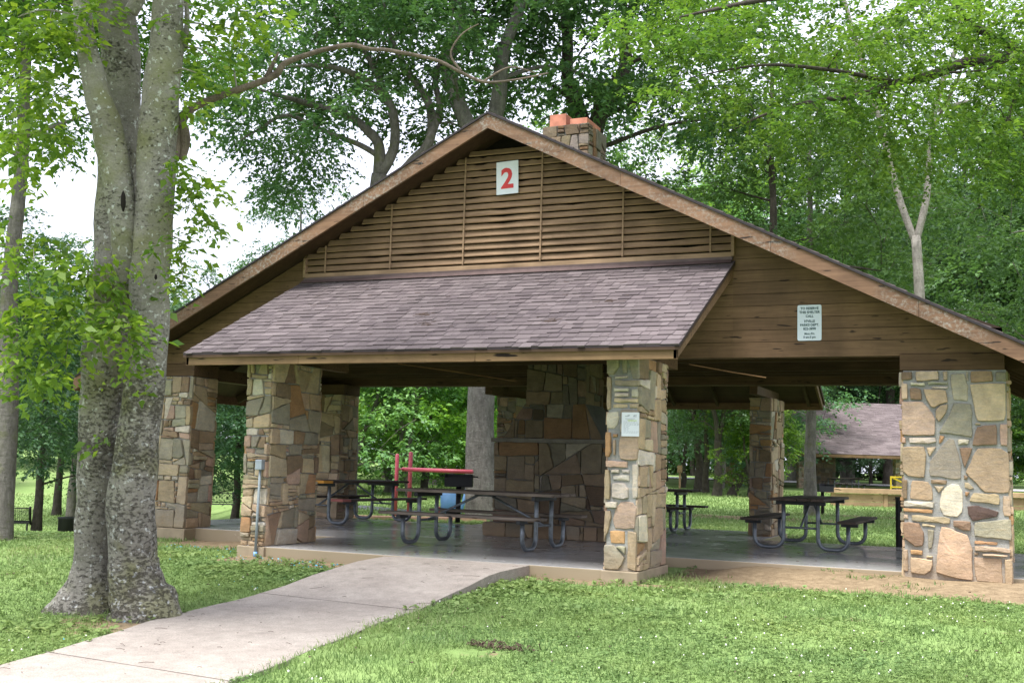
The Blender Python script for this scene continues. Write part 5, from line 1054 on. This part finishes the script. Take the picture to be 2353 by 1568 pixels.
# turquoise scraps, twigs, leaf litter
mb = MB(); rq = random.Random(8)
def scrap(x, y, z, s_):
    a = rq.uniform(0, 6.28); c, s2_ = math.cos(a)*s_, math.sin(a)*s_; t = rq.uniform(0.2, 0.5)
    mb.add([(x-c, y-s2_, z), (x+s2_*t, y-c*t, z+rq.uniform(0, s_)), (x+c, y+s2_, z+0.003), (x-s2_*t, y+c*t, z+rq.uniform(0, s_))], [(0, 1, 2, 3)])
for (cx, cy, sx_, sy_, m) in ((-1.7, -2.45, 0.55, 0.10, 90), (-1.3, -2.75, 0.4, 0.12, 40), (-3.9, -1.6, 0.7, 0.25, 60), (-3.4, -2.3, 0.7, 0.4, 30), (0.2, -7.4, 0.5, 0.9, 22), (-1.0, -4.2, 0.6, 0.6, 16)):
    for _ in range(m):
        x, y = rq.gauss(cx, sx_), rq.gauss(cy, sy_)
        if y < -2.1 or x < -2.8: 
            if not (XL(y)+0.02 < x < XR(y)) or y > -2.1: scrap(x, y, float(gz(x, y))+0.02, rq.uniform(0.006, 0.022))
tag(mb.build('turquoise_scraps', M['confetti']), 'scattered turquoise plastic scraps on the soil and grass left of the path', 'litter', kind='stuff')
mb = MB()
for _ in range(48):
    y = rq.uniform(-11, -2.3); x = rq.uniform(XL(y)+0.05, XR(y)-0.05); a = rq.uniform(-0.5, 0.9); l = rq.uniform(0.015, 0.09) if rq.random() < 0.8 else rq.uniform(0.1, 0.2); z = path_z(y)+0.007
    mb.tube([(x, y, z), (x+l*0.5*math.cos(a)+rq.gauss(0, 0.005), y+l*0.5*math.sin(a), z+0.004), (x+l*math.cos(a), y+l*math.sin(a), path_z(y+l*math.sin(a))+0.006)], 0.0016, 5)
for _ in range(60):
    y = rq.uniform(-10, -2.2); x = rq.uniform(XL(y)+0.03, XR(y)-0.03); s_ = rq.uniform(0.006, 0.014); z = path_z(y)+0.008; a = rq.uniform(0, 6.28)
    mb.add([(x, y, z), (x+s_*math.cos(a), y+s_*math.sin(a), z+0.004), (x+s_*1.4*math.cos(a+0.7), y+s_*1.4*math.sin(a+0.7), z), (x+s_*math.cos(a+1.5), y+s_*math.sin(a+1.5), z+0.003)], [(0, 1, 2, 3)], (1.5, 1.3, 1))
for _ in range(110):
    d_ = rq.uniform(6, 13); l_ = rq.uniform(-0.45, 0.5)*d_; x = CAM[0]+FH[0]*d_+RH[0]*l_; y = CAM[1]+FH[1]*d_+RH[1]*l_
    if y > -1 or XL(y)-0.1 < x < XR(y)+0.1: continue
    s_ = rq.uniform(0.012, 0.03); a = rq.uniform(0, 6.28); z = float(gz(x, y))+0.035
    mb.add([(x, y, z), (x+s_*math.cos(a), y+s_*math.sin(a), z+0.01), (x+s_*1.5*math.cos(a+0.6), y+s_*1.5*math.sin(a+0.6), z), (x+s_*math.cos(a+1.3), y+s_*math.sin(a+1.3), z+0.012)], [(0, 1, 2, 3)], (1.8, 1.6, 1.2))
for _ in range(40):
    x = rq.uniform(-2.4, 5.2); y = rq.uniform(-1.9, 4.0) if x < 2.3 else rq.uniform(0.3, 4.0); a = rq.uniform(0, 6.28); l = rq.uniform(0.01, 0.04); mb.box(x, x+l, y, y+l*0.5, 0.001, 0.006)
tag(mb.build('twigs_and_leaf_bits', M['stick']), 'small twigs and leaf crumbs scattered on the path and floor', 'litter', kind='stuff')
mb = MB()
for k_ in range(46):
    t = rq.random(); x = rq.uniform(-WS+0.3, WS-0.3); yv = YE*(0.15+0.8*t); z = ZT-0.02+(ZE-ZT)*(0.15+0.8*t)+0.022; a = rq.uniform(-0.6, 0.6); l = rq.uniform(0.02, 0.12)
    mb.tube([(x, yv, z), (x+l*math.cos(a), yv+l*math.sin(a)*0.5, z+0.262*2*l*math.sin(a)*0.5+0.004)], 0.003, 4)
for cx, ct, m in ((-0.35, 0.60, 14), (2.05, 0.52, 12), (1.5, 0.72, 12), (-0.2, 0.72, 10)):
    for _ in range(m):
        x = cx+rq.gauss(0, 0.07); t = ct+rq.gauss(0, 0.012); a = rq.uniform(-0.5, 0.5); l = rq.uniform(0.03, 0.12); yv = YE*t; z = ZT-0.02+(ZE-ZT)*t+0.025; mb.tube([(x, yv, z), (x+l*math.cos(a), yv, z+0.008)], 0.003, 4)
tag(mb.build('roof_debris', M['stick']), 'fallen twigs and dry leaves lying on the skirt roof', 'litter', kind='stuff')
p = onground(1150, 1490); mb = MB()
for _ in range(46):
    a = rq.uniform(0, 6.28); l = rq.uniform(0.03, 0.10); ox, oy = rq.gauss(0, 0.12), rq.gauss(0, 0.06)
    mb.tube([(ox, oy, 0.01), (ox+l*0.5*math.cos(a), oy+l*0.5*math.sin(a), 0.03+rq.random()*0.03), (ox+l*math.cos(a), oy+l*math.sin(a), rq.uniform(0.01, 0.07))], [0.004, 0.005, 0.002], 5)
mb.tube([(-0.3, 0.02, 0.012), (0, -0.02, 0.02), (0.3, 0.03, 0.012)], 0.012, 5); o = mb.build('dead_weed', M['stick'], loc=p); tag(o, 'small brown withered weed clump lying in the front lawn', 'dead plant')
# ================================================================== LIGHT, SKY, CAMERA
SUN_EL, SUN_AZ = math.radians(67), math.radians(198)       # azimuth from +Y clockwise: behind and left of the camera
w = bpy.data.worlds.new('World'); S.world = w; w.use_nodes = True; nt = w.node_tree; nt.nodes.clear()
out = nt.nodes.new('ShaderNodeOutputWorld'); bg = nt.nodes.new('ShaderNodeBackground'); sky = nt.nodes.new('ShaderNodeTexSky'); sky.sky_type = 'NISHITA'; sky.sun_disc = False
sky.sun_elevation = SUN_EL; sky.sun_rotation = SUN_AZ; sky.dust_density = 3.0; sky.air_density = 1.0
tc = nt.nodes.new('ShaderNodeTexCoord'); nz = nt.nodes.new('ShaderNodeTexNoise'); nz.inputs['Scale'].default_value = 2.2; nz.inputs['Detail'].default_value = 6
nt.links.new(tc.outputs['Generated'], nz.inputs['Vector']); rp = nt.nodes.new('ShaderNodeValToRGB'); rp.color_ramp.elements[0].position = 0.3; rp.color_ramp.elements[0].color = (0.8, 0.8, 0.8, 1); rp.color_ramp.elements[1].position = 0.6; rp.color_ramp.elements[1].color = (1, 1, 1, 1)
nt.links.new(nz.outputs[0], rp.inputs[0]); mx = nt.nodes.new('ShaderNodeMix'); mx.data_type = 'RGBA'; nt.links.new(rp.outputs[0], mx.inputs[0]); nt.links.new(sky.outputs[0], mx.inputs[6]); mx.inputs[7].default_value = (8.6, 8.9, 10.6, 1)
nt.links.new(mx.outputs[2], bg.inputs[0]); bg.inputs[1].default_value = 0.098; nt.links.new(bg.outputs[0], out.inputs[0])
L = bpy.data.lights.new('sun', 'SUN'); L.energy = 4.1; L.angle = math.radians(24); L.color = (1.0, 0.985, 0.96); lo = bpy.data.objects.new('sun', L); COL.objects.link(lo)
dirv = Vector((math.sin(SUN_AZ)*math.cos(SUN_EL), math.cos(SUN_AZ)*math.cos(SUN_EL), math.sin(SUN_EL))); lo.rotation_euler = dirv.to_track_quat('Z', 'Y').to_euler(); lo.location = (0, -10, 30)
cam = bpy.data.cameras.new('camera'); co = bpy.data.objects.new('camera', cam); COL.objects.link(co); S.camera = co
cam.sensor_width = 36; cam.lens = F_PX/2352*36; cam.clip_end = 2000; cam.clip_start = 0.1
Mx = Matrix(((RT[0], UP[0], -fw[0], CAM[0]), (RT[1], UP[1], -fw[1], CAM[1]), (RT[2], UP[2], -fw[2], CAM[2]), (0, 0, 0, 1))); co.matrix_world = Mx
cam.dof.use_dof = True; cam.dof.focus_distance = 13.5; cam.dof.aperture_fstop = 7.0
S.view_settings.view_transform = 'Standard'; S.view_settings.look = 'None'; S.view_settings.gamma = 1; S.view_settings.exposure = 1.02
S.cycles.max_bounces = 7; S.cycles.diffuse_bounces = 4; S.cycles.glossy_bounces = 3; S.cycles.transmission_bounces = 4; S.cycles.transparent_max_bounces = 4
S.cycles.use_denoising = True
